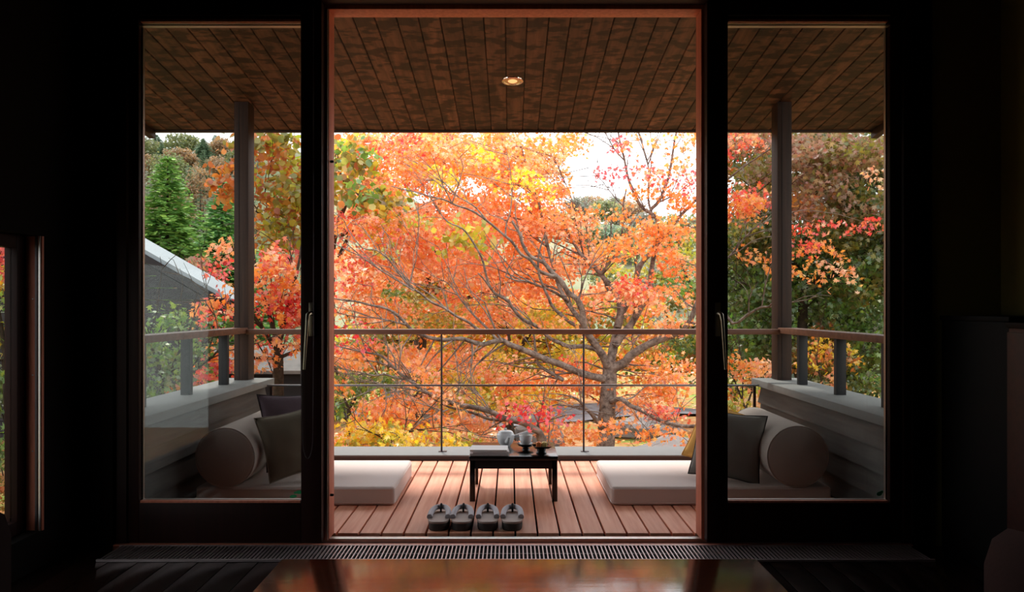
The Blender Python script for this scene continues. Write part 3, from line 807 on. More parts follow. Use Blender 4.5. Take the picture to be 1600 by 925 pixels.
grid_mesh('ground', np.linspace(-60, 60, 121), np.concatenate([np.linspace(-8, 26, 69), np.linspace(26.5, 34, 10)]), 0, M['ground'], 'structure')
grid_mesh('hillside', np.linspace(-120, 120, 81), np.linspace(27, 150, 62), 0.08, M['hill'], 'structure')
# grey path crossing behind the big maple
pth = G(); V, fc = [], []
xs = np.linspace(-9, 14, 70)
for i, x_ in enumerate(xs):
    yc = 16.6 + 0.5 * math.sin(x_ * 0.35) - 0.05 * x_; w_ = 0.9
    for k_ in (-1, -0.5, 0, 0.5, 1):
        V.append((x_, yc + k_ * w_, float(hill_z(x_, yc + k_ * w_)) + 0.045))
for i in range(len(xs) - 1):
    for k_ in range(4): fc.append((i * 5 + k_, (i + 1) * 5 + k_, (i + 1) * 5 + k_ + 1, i * 5 + k_ + 1))
pth.add(V, fc).build('path', M['path'], kind='structure')

# ------------------------------------------------------------------ foliage tools
LEAF5 = np.array([(0, 0, 0), (-.52, .14, -.06), (-.25, .30, 0), (-.47, .74, -.10), (-.13, .56, 0), (0, 1.08, -.08),
                  (.13, .56, 0), (.47, .74, -.10), (.25, .30, 0), (.52, .14, -.06)], float)
LEAF5[:, 1] -= 0.45
LEAF5_T = np.array([(0, i, i + 1) for i in range(1, 9)])
LEAFB = np.array([(0, -.5, 0), (-.42, -.22, .05), (-.46, .15, .02), (0, .58, -.05), (.46, .15, .02), (.42, -.22, .05)], float)
LEAFB_T = np.array([(0, i, i + 1) for i in range(1, 5)])
LEAFD = np.array([(0, -.55, 0), (-.3, 0, .05), (0, .55, 0), (.3, 0, .05)], float)
LEAFD_T = np.array([(0, 1, 2), (0, 2, 3)])

ORANGE = [(255, 152, 66), (255, 164, 74), (252, 138, 64), (255, 182, 90), (253, 144, 54)]
SALMON = [(254, 186, 140), (252, 168, 116), (255, 200, 154), (250, 154, 110), (255, 180, 106)]
RED = [(236, 78, 62), (244, 108, 74), (226, 66, 68), (248, 128, 86)]
CRIMSON = [(228, 44, 56), (236, 62, 66), (216, 38, 60)]
PINK = [(226, 96, 100), (232, 120, 112), (216, 84, 92)]
YEL = [(250, 206, 44), (240, 200, 58), (252, 186, 40), (226, 206, 62)]
YG = [(186, 186, 56), (166, 172, 50), (206, 190, 64), (196, 164, 52)]
GRN = [(116, 150, 56), (100, 136, 52), (136, 162, 64), (92, 128, 58)]
DKG = [(84, 104, 46), (72, 96, 42), (98, 116, 50), (112, 112, 48)]
ROSE = [(176, 130, 100), (184, 122, 100), (156, 126, 84), (168, 138, 96)]
RUST = [(206, 118, 50), (216, 136, 54), (188, 102, 54), (190, 132, 50)]
OLIVE = [(142, 132, 54), (160, 142, 58), (128, 124, 50)]

def proj(V):
    return CX + V[:, 0] / V[:, 1] * F, CY - (V[:, 2] - ZC) / V[:, 1] * F

class Leaves:
    def __init__(self, mult=3.3):
        self.mult = mult
        self.c, self.col, self.s, self.clumps = [], [], [], []
    def clump(self, c, r, th, n, pals, size, var=0.10):
        a = rng.uniform(0, 2 * math.pi, n); q = r * np.sqrt(rng.uniform(0, 1, n)) 
        el = rng.uniform(0.7, 1.3)
        tilt = rng.normal(0, 0.18, 2)
        p = np.stack([q * np.cos(a) * el, q * np.sin(a) / el, rng.normal(0, th, n)], 1)
        p[:, 2] += p[:, 0] * tilt[0] + p[:, 1] * tilt[1] - 0.35 * q * q / max(r, 0.05)
        self.c.append(p + c)
        main = rng.integers(len(pals))
        pick = np.where(rng.uniform(0, 1, n) < 0.3, rng.integers(0, len(pals), n), main)
        base = np.array([lin(*pals[k_][i_ % len(pals[k_])]) for k_, i_ in zip(pick, rng.integers(0, 60, n))])
        base = base * (1 + rng.normal(0, var, (n, 1))) * (1 + rng.normal(0, 0.05, (n, 3)))
        self.col.append(np.clip(base, 0.005, 0.95))
        self.s.append(size * rng.uniform(0.75, 1.25, n))
        self.clumps.append(np.array(c))
    def blob(self, px, py, Y, rx, ry, rY, pals, dens=1.0, r=0.26, n=66, size=0.053, th=0.05, ang=0.0):
        k = Y / F
        A = rx * k * ry * k * math.pi
        m = max(1, int(round(A * dens * self.mult * 9.0 * (0.26 / r) ** 1.3)))
        for _ in range(m):
            d = rng.normal(0, 1, 3); d /= np.linalg.norm(d); d *= rng.uniform(0, 1) ** 0.42
            u, w = d[0] * rx, d[2] * ry
            yy = Y + d[1] * rY
            c = P(px + u * math.cos(ang) - w * math.sin(ang), py - (w * math.cos(ang) + u * math.sin(ang)), yy)
            if c[2] < GZ + 0.15: continue
            self.clump(c, r * rng.uniform(0.65, 1.25), th, int(n * rng.uniform(0.7, 1.3)), pals, size)
    def build(self, root, shape='maple', mat=None, name='foliage', up=0.35):
        C = np.concatenate(self.c); K = np.concatenate(self.col); S = np.concatenate(self.s); n = len(C)
        sh, tr_ = {'maple': (LEAF5, LEAF5_T), 'broad': (LEAFB, LEAFB_T), 'small': (LEAFD, LEAFD_T)}[shape]
        nz = rng.normal(0, 1, (n, 3)); nz[:, 2] += up * np.sign(rng.uniform(-0.25, 1, n)) * 1.6
        nz /= np.linalg.norm(nz, axis=1)[:, None]
        t = rng.normal(0, 1, (n, 3)); t[:, 2] -= 0.5
        t -= nz * (t * nz).sum(1)[:, None]; t /= np.linalg.norm(t, axis=1)[:, None]
        s = np.cross(t, nz)
        V = C[:, None, :] + S[:, None, None] * (sh[None, :, 0:1] * s[:, None, :] + sh[None, :, 1:2] * t[:, None, :] + sh[None, :, 2:3] * nz[:, None, :])
        k = len(sh)
        T = (tr_[None] + (np.arange(n) * k)[:, None, None]).reshape(-1, 3)
        return np_mesh(name, V.reshape(-1, 3), T, np.repeat(K, k, 0), mat or M['leaf'], root, 'stuff')

def smooth_path(pts, sub=4):
    p = np.asarray(pts, float); p = np.vstack([2 * p[0] - p[1], p, 2 * p[-1] - p[-2]])
    out = []
    for i in range(1, len(p) - 2):
        for t in np.linspace(0, 1, sub, endpoint=False):
            a, b_, c, d = p[i - 1], p[i], p[i + 1], p[i + 2]
            out.append(0.5 * ((2 * b_) + (c - a) * t + (2 * a - 5 * b_ + 4 * c - d) * t * t + (3 * b_ - a - 3 * c + d) * t ** 3))
    out.append(p[-2]); return np.array(out)

class Tree:
    def __init__(self, name, base, label, cat='tree', group=None, bark='bark'):
        self.root = empty(name, base, label, cat, group); self.bark = M[bark]
        self.paths, self.rads = [], []
        self.lv = Leaves(); self.tw = G()
    def limb(self, pts, Y0, Y1, r0, r1, name='branch', k=8, sub=3, bow=0.0):
        n = len(pts); ys = np.linspace(Y0, Y1, n) + bow * np.sin(np.linspace(0, math.pi, n))
        W = [P(a, b_, y) for (a, b_), y in zip(pts, ys)]
        return self.limb3(W, r0 * (1 if name == 'trunk' else 0.74), r1 * 0.74, name, k, sub)
    def limb3(self, W, r0, r1, name='branch', k=8, sub=3):
        path = smooth_path(W, sub)
        r = np.linspace(r0, r1, len(path)) * (1 + 0.06 * np.sin(np.arange(len(path)) * 1.7))
        G().tube(path, r, k).build(name, self.bark, self.root, smooth=60)
        self.paths.append(path); self.rads.append(r)
        return path
    def twig_between(self, a, c, r0=0.012, r1=0.004, k=4, n=5):
        L_ = np.linalg.norm(c - a)
        mid = (a + c) / 2 + rng.normal(0, 0.10, 3) * L_ + np.array([0, 0, 0.10 * L_])
        t = np.linspace(0, 1, n)[:, None]
        p = (1 - t) ** 2 * a + 2 * t * (1 - t) * mid + t * t * c
        p[1:-1] += rng.normal(0, 0.018, (n - 2, 3)) * L_
        self.tw.tube(p, np.linspace(r0, r1, n), k, caps=False)
        return p
    def bare_twigs(self, count, lmin=0.3, lmax=0.9, r0=0.009):
        for _ in range(count):
            i = rng.integers(len(self.paths)); p = self.paths[i]; j = rng.integers(1, len(p))
            d = p[j] - p[j - 1]; d /= np.linalg.norm(d) + 1e-9
            q = d * 0.9 + rng.normal(0, 0.55, 3) + np.array([0, 0, 0.35]); q /= np.linalg.norm(q)
            L_ = rng.uniform(lmin, lmax)
            e = self.twig_between(p[j], p[j] + q * L_, min(r0, self.rads[i][j] * 0.8), 0.002, 4, 5)
            for _2 in range(2):
                m = e[rng.integers(1, 4)]; q2 = q + rng.normal(0, 0.6, 3); q2 /= np.linalg.norm(q2)
                self.twig_between(m, m + q2 * L_ * 0.5, 0.005, 0.0015, 3, 4)
    def connect(self, frac=1.0, far=1.5):
        A = np.concatenate(self.paths); R = np.concatenate(self.rads); cnt = np.zeros(len(A))
        for c in self.lv.clumps:
            if rng.uniform() > frac: continue
            d = np.linalg.norm(A - c, axis=1) + 0.35 * np.clip(A[:, 2] - c[2], 0, None)
            j = int(np.argmin(d + rng.uniform(0, 0.3, len(d)) + 0.25 * cnt)); cnt[max(0, j - 1):j + 2] += 1
            if d[j] > far: continue
            self.twig_between(A[j], c, min(0.012, max(0.005, R[j] * 0.5)), 0.003)
    def finish(self, shape='maple', mat=None, up=0.35):
        if self.tw.v:
            me = bpy.data.meshes.new('twigs'); off = LOC[self.root]
            me.from_pydata([tuple(np.array(p) - off) for p in self.tw.v], [], self.tw.f); me.materials.append(self.bark)
            o = bpy.data.objects.new('twigs', me); col.objects.link(o); o.parent = self.root; o['kind'] = 'stuff'
        if self.lv.c: self.lv.build(self.root, shape, mat, up=up)
        return self.root

# ------------------------------------------------------------------ the big orange maple
T1 = Tree('maple_tree', (P(945, 764, 10)[0], 10.0, GZ - 0.05), 'big orange maple with a forked trunk behind the middle of the balcony rail', 'tree')
T1.limb([(945, 775), (944, 730), (946, 690), (948, 655), (950, 620), (952, 590), (954, 566)], 10, 10, 0.125, 0.115, 'trunk', 14, 4)
LIMBS = [  # points, Y start, Y end, r start, r end (metres)
 ([(950, 585), (962, 574), (975, 567), (985, 556), (1000, 546), (1020, 535), (1045, 526), (1065, 519), (1078, 502), (1086, 482), (1096, 455), (1112, 425)], 10, 9.4, .085, .030),
 ([(952, 580), (956, 555), (960, 535), (965, 510), (970, 480), (962, 458), (954, 446), (941, 432), (927, 415), (910, 400), (892, 372), (880, 345)], 10.1, 10.8, .085, .018),
 ([(960, 540), (972, 524), (986, 507), (997, 487), (1011, 465), (1017, 450), (1016, 440), (1019, 415), (1023, 397), (1035, 375), (1046, 360), (1058, 343), (1078, 322), (1100, 300)], 10.1, 10.3, .070, .020),
 ([(965, 512), (972, 490), (983, 465), (993, 445), (997, 421), (1008, 404), (1020, 392), (1028, 372), (1031, 350), (1020, 334)], 10.2, 10.5, .06, .032),
 ([(1020, 340), (1017, 328), (1030, 314), (1041, 288), (1048, 260), (1054, 220), (1060, 195), (1066, 165)], 10.4, 10.6, .034, .012),
 ([(1019, 334), (1004, 325), (993, 307), (984, 286), (979, 268), (975, 246), (969, 224), (965, 200), (960, 170)], 10.4, 10.2, .030, .010),
 ([(1017, 330), (1013, 310), (1014, 273), (1011, 251), (1004, 227), (996, 203), (990, 175)], 10.4, 10.9, .022, .009),
 ([(1030, 316), (1045, 309), (1057, 304), (1067, 294), (1080, 283)], 10.4, 10.3, .015, .006),
 ([(1011, 252), (1020, 235), (1028, 210), (1033, 180)], 10.8, 11, .012, .006),
 ([(975, 250), (962, 236), (953, 221), (945, 205), (935, 185)], 10.2, 10.0, .012, .005),
 ([(1054, 232), (1064, 215), (1070, 195)], 10.6, 10.6, .010, .005),
 ([(938, 428), (950, 414), (961, 398), (969, 382), (974, 343), (974, 318), (979, 295)], 10.5, 10.3, .026, .012),
 ([(974, 322), (960, 308), (948, 292), (938, 280), (920, 262)], 10.3, 10.1, .009, .004),
 ([(945, 435), (950, 455), (942, 432), (950, 420), (962, 408), (980, 402), (995, 398)], 10.6, 10.4, .018, .012),
 ([(950, 572), (943, 558), (936, 547), (927, 534), (919, 522), (912, 507), (910, 487), (902, 468), (888, 457), (875, 437), (861, 424), (849, 410), (828, 400), (816, 380), (812, 366), (800, 345)], 9.95, 9.3, .072, .018),
 ([(903, 470), (908, 455), (912, 440), (921, 420), (930, 408)], 9.6, 9.4, .020, .008),
 ([(916, 522), (902, 511), (890, 503), (873, 489), (862, 477), (857, 465), (849, 448), (842, 428), (841, 405), (845, 385), (852, 366)], 9.9, 9.2, .036, .010),
 ([(868, 432), (856, 429), (844, 424), (833, 411), (826, 404), (814, 397), (800, 378), (786, 366), (761, 345), (737, 329), (713, 321), (694, 312), (672, 307), (649, 300), (630, 296), (612, 291)], 9.5, 8.9, .030, .007),
 ([(760, 344), (744, 325), (724, 312), (705, 302), (687, 290)], 9.15, 9.3, .014, .005),
 ([(790, 368), (791, 350), (797, 332), (800, 300), (797, 265), (790, 230)], 9.3, 9.5, .014, .006),
 ([(888, 472), (877, 463), (864, 455), (846, 448), (824, 440), (806, 438), (790, 432)], 9.8, 9.3, .024, .012),
 ([(925, 532), (908, 502), (895, 485), (881, 463), (872, 443), (866, 420), (858, 395), (853, 370), (847, 340), (840, 310), (826, 270), (815, 230)], 10.1, 10.9, .050, .012),
 ([(912, 400), (905, 370), (897, 335), (893, 310), (880, 278), (865, 245)], 10.8, 10.9, .016, .006),
 ([(920, 400), (918, 370), (912, 340), (900, 320)], 10.8, 11.2, .013, .006),
 ([(945, 592), (925, 588), (902, 581), (889, 575), (870, 567), (857, 563), (838, 555), (823, 549), (809, 543), (795, 538), (785, 532), (770, 534), (754, 538), (737, 534), (720, 529), (690, 531), (660, 524), (641, 513), (630, 501), (615, 488), (597, 480), (580, 477), (556, 471), (524, 467), (500, 460)], 9.95, 8.7, .062, .010),
 ([(634, 507), (608, 501), (591, 497), (556, 495), (529, 489), (505, 482)], 9.0, 8.8, .014, .006),
 ([(880, 594), (867, 586), (851, 577), (841, 569), (839, 557), (836, 540), (835, 528), (830, 510)], 9.8, 9.6, .032, .014),
 ([(940, 556), (930, 546), (911, 541), (891, 542), (876, 536), (860, 529), (840, 511), (816, 498), (800, 480), (794, 470), (774, 459), (764, 444), (759, 428), (753, 404), (737, 375), (722, 357), (700, 347), (685, 329), (676, 316)], 9.9, 8.9, .040, .007),
 ([(766, 450), (756, 436), (747, 427)], 9.2, 9.1, .014, .010),
 ([(838, 512), (828, 500), (812, 486), (800, 478)], 9.5, 9.6, .012, .006),
 ([(785, 533), (776, 520), (768, 500), (760, 480), (757, 472)], 9.3, 9.2, .020, .009),
 ([(780, 534), (761, 513), (740, 492), (727, 477), (715, 461), (700, 443), (680, 433)], 9.4, 9.9, .022, .006),
 ([(752, 520), (733, 504), (713, 494), (694, 481), (674, 472), (658, 459), (647, 452), (634, 440), (621, 424), (606, 404), (588, 391), (566, 387), (545, 360), (538, 345)], 9.2, 8.8, .026, .006),
 ([(647, 454), (619, 437), (590, 419), (566, 402), (542, 391), (522, 381), (500, 374)], 8.95, 9.3, .014, .007),
 ([(642, 440), (646, 420), (651, 400), (650, 380), (655, 365)], 8.9, 8.8, .009, .004),
 ([(700, 486), (675, 462), (640, 440), (610, 418)], 9.1, 9.4, .013, .006),
 ([(947, 672), (935, 661), (925, 648), (913, 636), (905, 626), (890, 618)], 9.95, 9.5, .042, .016),
 ([(955, 628), (970, 623), (985, 634), (1000, 640), (1023, 653), (1042, 661), (1061, 665), (1085, 666), (1110, 660)], 9.9, 9.0, .040, .026),
 ([(958, 648), (930, 643), (905, 640), (880, 628)], 9.85, 9.3, .012, .006),
 ([(1078, 502), (1090, 510), (1075, 520), (1062, 522)], 9.5, 9.5, .02, .02),
 ([(1042, 661), (1020, 668), (1003, 684), (985, 690)], 9.5, 9.2, .010, .004),
 ([(1061, 664), (1050, 676), (1062, 640), (1072, 618)], 9.3, 9.1, .010, .004),
 ([(1055, 343), (1072, 350), (1085, 356), (1110, 350), (1140, 358)], 10.3, 10.0, .012, .006),
 ([(1096, 455), (1120, 470), (1145, 505), (1170, 490), (1190, 480), (1203, 478), (1215, 460)], 9.4, 8.6, .03, .012),
 ([(1100, 300), (1130, 285), (1160, 262), (1185, 245), (1205, 232)], 10.3, 9.5, .020, .010),
 ([(1112, 425), (1140, 400), (1165, 370), (1190, 345), (1205, 320)], 9.4, 9.0, .02, .007),
]
for pts, a, b_, r0, r1 in LIMBS:
    T1.limb(pts, a, b_, r0, r1, k=8 if r0 > 0.03 else 6)
OS = [ORANGE, ORANGE, SALMON]
SO = [SALMON, SALMON, ORANGE]
B1 = [  # px, py, Y, rx, ry, rY, palettes, density
 (550, 222, 11.2, 55, 20, .8, OS, .6), (640, 232, 10.9, 70, 34, 1.0, OS + [RED], 1.3), (735, 230, 10.9, 70, 36, 1.1, OS, 1.3), (820, 232, 10.9, 60, 36, 1.0, OS, 1.3), (882, 222, 10.7, 26, 22, .6, [ORANGE], 1.2),
 (630, 280, 10.8, 44, 28, 1.0, OS + [RED], 1.0), (690, 278, 11.0, 60, 34, 1.0, OS + [YEL], 1.3), (775, 285, 11.0, 60, 36, 1.0, OS, 1.3), (845, 300, 10.9, 45, 34, .9, OS + [RED], 1.2),
 (830, 282, 9.4, 32, 12, .4, [YEL], 1.6), (695, 272, 9.6, 24, 22, .4, [YEL, ORANGE], 1.2), (740, 240, 9.6, 22, 10, .3, [YEL], 1.2),
 (560, 345, 10.4, 55, 36, .9, [SALMON, RED, ORANGE], 1.1), (645, 350, 10.9, 75, 36, 1.0, SO, 1.3), (740, 352, 11.0, 75, 38, 1.0, SO, 1.2), (835, 350, 11.0, 60, 38, 1.0, OS, 1.2), (895, 345, 11.0, 34, 30, .8, SO, 1.0),
 (560, 415, 10.2, 55, 36, .9, [SALMON, RED, ORANGE], 1.2), (645, 412, 10.8, 75, 38, 1.0, SO, 1.3), (745, 410, 10.9, 75, 38, 1.0, SO, 1.3), (835, 412, 11.1, 60, 38, 1.0, OS, 1.1), (905, 395, 11.1, 34, 34, .8, OS, 1.0), (922, 330, 10.9, 20, 14, .5, SO, .8),
 (560, 475, 10.0, 52, 30, .8, SO, 1.1), (645, 475, 10.6, 70, 32, .9, SO, 1.0), (745, 470, 10.9, 70, 34, 1.0, SO, 1.0), (845, 470, 11.2, 60, 36, 1.0, OS, .9), (930, 465, 11.1, 45, 34, .8, SO, .9),
 (545, 512, 8.6, 28, 6, .3, [CRIMSON], 1.2),
 (560, 545, 9.8, 50, 24, .8, SO, 1.1), (650, 555, 10.4, 65, 28, .9, SO, 1.1), (735, 570, 10.5, 65, 30, .9, SO, 1.0), (820, 590, 10.6, 60, 32, .9, OS, 1.0), (915, 605, 10.5, 55, 30, .9, OS, 1.1), (905, 565, 11.0, 50, 25, .6, [RED, SALMON, ORANGE], .9),
 (1030, 580, 10.8, 60, 34, .9, OS + [RUST], 1.1), (1030, 620, 10.4, 60, 22, .8, OS, 1.2), (1035, 640, 9.6, 46, 10, .4, [RED, SALMON], 1.3),
 (640, 622, 9.4, 60, 22, .6, OS, 1.2), (590, 660, 8.8, 60, 16, .5, [ORANGE], 1.1), (720, 655, 9.2, 50, 20, .5, SO, 1.0), (880, 665, 9.2, 50, 20, .5, OS, 1.1), (848, 643, 8.6, 42, 7, .25, [CRIMSON], 1.3),
 (960, 655, 9.0, 40, 14, .4, [ORANGE], .8), (1050, 672, 9.0, 35, 14, .4, [ORANGE], .7), (770, 690, 8.6, 40, 8, .3, [SALMON], .8), (540, 690, 8.3, 25, 14, .3, OS, 1.1),
 (1000, 385, 9.9, 46, 14, .5, [ORANGE], 1.8), (1035, 352, 10.0, 48, 16, .5, [ORANGE], 1.8), (1070, 322, 10.0, 24, 16, .4, [ORANGE], 1.5), (965, 345, 10.0, 18, 12, .3, OS, 1.2),
 (1065, 250, 10.4, 24, 9, .5, [ORANGE], 1.3), (1000, 218, 10.4, 30, 8, .4, [ORANGE, SALMON], 1.0), (1035, 225, 10.6, 18, 12, .4, OS, .9), (1016, 272, 10.4, 16, 22, .4, [SALMON, RED], 1.0), (1040, 290, 10.4, 14, 14, .3, SO, .7),
 (1075, 290, 10.3, 18, 22, .4, [PINK, SALMON], 1.1), (1000, 300, 10.3, 14, 10, .3, [ORANGE], .8), (945, 262, 10.2, 18, 8, .3, [PINK], .5), (955, 225, 10.1, 30, 16, .4, [PINK, SALMON], .3), (1085, 215, 10.4, 16, 16, .4, OS, 1.0),
 (1055, 412, 9.8, 28, 18, .4, [ORANGE, SALMON], 1.5), (975, 452, 9.8, 34, 20, .5, [RED, SALMON], 1.5), (1040, 462, 9.9, 46, 18, .5, [ORANGE, SALMON], 1.4), (1060, 500, 9.8, 32, 12, .4, SO, 1.3), (1000, 480, 10.8, 40, 24, .6, OS, .8),
 (935, 415, 10.6, 26, 16, .4, OS, .9), (860, 500, 9.4, 30, 12, .4, [ORANGE], .5),
 (592, 395, 9.8, 22, 12, .3, [YG, GRN], .9), (648, 458, 10.0, 26, 14, .3, [YG, OLIVE], .9), (605, 448, 9.9, 20, 10, .3, [YG, GRN], .8), (690, 490, 10.0, 40, 14, .4, [YG, OLIVE], .9), (742, 478, 10.0, 20, 16, .3, [YEL, YG], .8), (858, 490, 10.0, 34, 16, .3, [YEL, YG], .9),
 (700, 505, 10.2, 60, 10, .4, [YG, SALMON], .8), (915, 555, 10.6, 24, 16, .3, [YEL, YG], 1.0), (560, 500, 9.9, 30, 10, .3, [GRN, OLIVE], .7), (650, 348, 10.0, 20, 10, .3, [YG], .8), (700, 590, 9.6, 50, 12, .4, [YG, YEL], .9), (720, 625, 9.4, 40, 12, .3, [YEL, YG], 1.0), (850, 620, 10, 40, 14, .4, [YEL, ORANGE], .8),
 (1160, 310, 9.3, 30, 34, .6, [ORANGE, ORANGE, RED], 1.6), (1165, 225, 9.8, 34, 18, .6, [SALMON, RED, ORANGE], 1.3), (1170, 400, 9.0, 30, 10, .4, [SALMON, ORANGE], .9), (1262, 345, 8.8, 20, 6, .3, [RED, RED, SALMON], .8), (1256, 378, 8.8, 20, 9, .3, [RED, ORANGE], .7),
 (1285, 385, 9.2, 20, 9, .3, [ORANGE, RUST], .6), (1365, 345, 9.2, 16, 16, .4, [RED, ORANGE], .5), (1320, 418, 9.0, 20, 5, .3, [RUST, SALMON], .5), (1375, 270, 9.4, 14, 18, .3, [SALMON], .9), (1250, 412, 9.0, 18, 8, .3, OS, 1.0),
]
for a in B1:
    T1.lv.blob(*a)
T1.connect(0.45)
T1.bare_twigs(150, 0.3, 0.9)
T1.finish()

# ------------------------------------------------------------------ low maple whose limbs sweep left below the rail
T2 = Tree('maple_tree', (P(858, 790, 8.9)[0], 8.9, GZ - 0.05), 'low orange maple with long limbs sweeping left beneath the balcony rail', 'tree')
T2.limb([(862, 800), (858, 740), (852, 705), (843, 678)], 8.9, 8.9, .075, .06, 'trunk', 12)
for pts, a, b_, r0, r1 in [
 ([(846, 690), (843, 676), (830, 668), (821, 662), (800, 656), (785, 653), (766, 643), (738, 636), (709, 631), (690, 621), (667, 614), (652, 604), (641, 595), (624, 583), (611, 570), (596, 556), (573, 551), (548, 546), (524, 540)], 8.9, 8.3, .058, .008),
 ([(800, 656), (766, 655), (738, 645), (701, 636), (680, 625)], 8.85, 8.6, .030, .010),
 ([(640, 594), (618, 590), (600, 585), (586, 587), (567, 583), (543, 578), (520, 573), (500, 568)], 8.5, 8.2, .018, .006),
 ([(615, 575), (590, 566), (560, 562), (530, 560), (515, 552)], 8.45, 8.6, .012, .004),
 ([(598, 600), (570, 597), (550, 593), (524, 585)], 8.5, 8.4, .010, .004),
 ([(662, 612), (640, 608), (600, 604), (575, 612), (545, 625), (522, 636)], 8.5, 8.0, .012, .005),
 ([(700, 632), (715, 615), (722, 600), (735, 590)], 8.6, 8.7, .012, .004),
 ([(766, 643), (752, 620), (738, 608), (722, 600)], 8.7, 9.0, .012, .004),
 ([(790, 680), (770, 683), (752, 682), (735, 675), (720, 660)], 8.7, 8.3, .012, .004),
 ([(660, 655), (645, 670), (620, 685), (590, 692), (560, 695)], 8.2, 7.9, .010, .004),
 ([(700, 640), (680, 648), (660, 656)], 8.4, 8.2, .010, .008),
 ([(838, 674), (842, 655), (846, 640), (850, 625)], 8.9, 8.8, .02, .006)]:
    T2.limb(pts, a, b_, r0, r1, k=8 if r0 > .03 else 6)
for a in [(620, 640, 8.6, 55, 16, .4, OS, 1.2), (570, 560, 8.6, 40, 14, .4, SO, .7), (680, 600, 8.7, 45, 18, .5, SO, .9), (740, 620, 8.9, 45, 18, .5, SO + [YG], .8),
          (690, 660, 8.5, 45, 16, .4, SO, 1.0), (640, 575, 8.9, 40, 14, .4, OS, .8), (800, 635, 8.9, 40, 16, .4, OS, .8), (540, 600, 8.4, 25, 10, .3, OS, .7), (800, 690, 8.5, 50, 8, .3, SO, .8), (580, 680, 8.2, 60, 12, .3, [ORANGE, YEL], 1.0)]:
    T2.lv.blob(*a)
T2.connect(0.8); T2.bare_twigs(60, 0.25, 0.7); T2.finish()

# ------------------------------------------------------------------ other trees and shrubs
def simple_tree(name, base_px, Y, label, trunk_top, limbs, blobs, shape='maple', size=0.062, r=0.28, n=55, bark='bark_dark', tr_r=0.09, cat='tree', group=None, conn=0.6, bare=20, th=0.06, mult=2.2):
    b_ = P(base_px, 480, Y); gz = float(hill_z(b_[0], Y))
    T = Tree(name, (b_[0], Y, gz - 0.05), label, cat, group, bark); T.lv.mult = mult
    top = P(trunk_top[0], trunk_top[1], Y)
    st = np.array([b_[0], Y, gz - 0.05])
    mid = (st + top) / 2 + np.array([rng.normal(0, 0.05), rng.normal(0, 0.05), 0])
    T.limb3([st, mid, top], tr_r, tr_r * 0.7, 'trunk', 10)
    for pts, a, c in limbs:
        T.limb(pts, Y, Y + a, tr_r * c, tr_r * 0.15, k=6)
    for a in blobs: T.lv.blob(*a[:7], a[7] if len(a) > 7 else 1.0, r, n, size, th)
    T.connect(conn * 0.6)
    if bare: T.bare_twigs(bare)
    T.finish(shape)
    return T

simple_tree('maple_tree', 640, 14.5, 'dense orange maple standing behind the left half of the big maple', (660, 480),
    [([(660, 480), (700, 430), (740, 370), (770, 300)], .5, .6), ([(660, 480), (640, 400), (610, 330), (580, 260)], -.3, .6), ([(660, 480), (680, 380), (690, 280), (700, 210)], 0, .6), ([(660, 490), (720, 470), (800, 440), (860, 420)], .3, .4)],
    [(560, 240, 14.2, 60, 40, 1.2, OS, 1.0), (660, 240, 14.6, 80, 45, 1.2, OS, 1.0), (770, 240, 14.6, 80, 45, 1.2, OS, 1.0), (850, 250, 14.6, 40, 45, 1.0, OS, .9),
     (600, 330, 14.2, 80, 45, 1.2, SO, 1.0), (720, 340, 14.6, 90, 50, 1.2, SO, 1.0), (830, 350, 14.6, 60, 45, 1.2, SO, .9),
     (600, 420, 14.2, 80, 45, 1.2, SO, 1.0), (720, 420, 14.6, 90, 50, 1.2, SO + [YG], .9), (830, 430, 14.6, 60, 40, 1.2, OS, .8), (640, 490, 14.2, 90, 30, 1.0, SO + [OLIVE], .8), (780, 490, 14.2, 80, 30, 1.0, SO + [YG], .7)],
    size=0.075, r=0.34, n=60, tr_r=.14, mult=4.2)
simple_tree('maple_tree', 770, 18.2, 'low spreading orange and gold maple beyond the path behind the big trunk', (770, 560),
    [([(770, 560), (690, 540), (600, 530)], 0, .5), ([(770, 560), (860, 540), (960, 530)], 0, .5), ([(770, 560), (1000, 560), (1080, 550)], .3, .4)],
    [(580, 540, 18, 80, 40, .9, [SALMON, YG, OLIVE], .9), (690, 540, 18.2, 80, 40, .9, [YG, ORANGE, YEL], .9), (800, 540, 18.2, 80, 44, .9, [YEL, SALMON, YG], .9), (900, 530, 18.2, 70, 44, .9, [ORANGE, YG], .9), (990, 540, 18.2, 70, 40, .9, [RUST, ORANGE, YG], .9), (1070, 545, 18.2, 60, 40, .9, [RUST, YG, GRN], .8), (640, 490, 18.4, 80, 30, .8, [SALMON, OLIVE], .8), (780, 480, 18.4, 90, 34, .8, [SALMON, YG], .8), (900, 470, 18.4, 50, 34, .8, [SALMON, YG, OLIVE], .8), (980, 480, 18.4, 50, 34, .8, [YG, OLIVE], .6)],
    shape='broad', size=0.10, r=0.42, n=70, tr_r=.12, mult=3.6, bare=0)
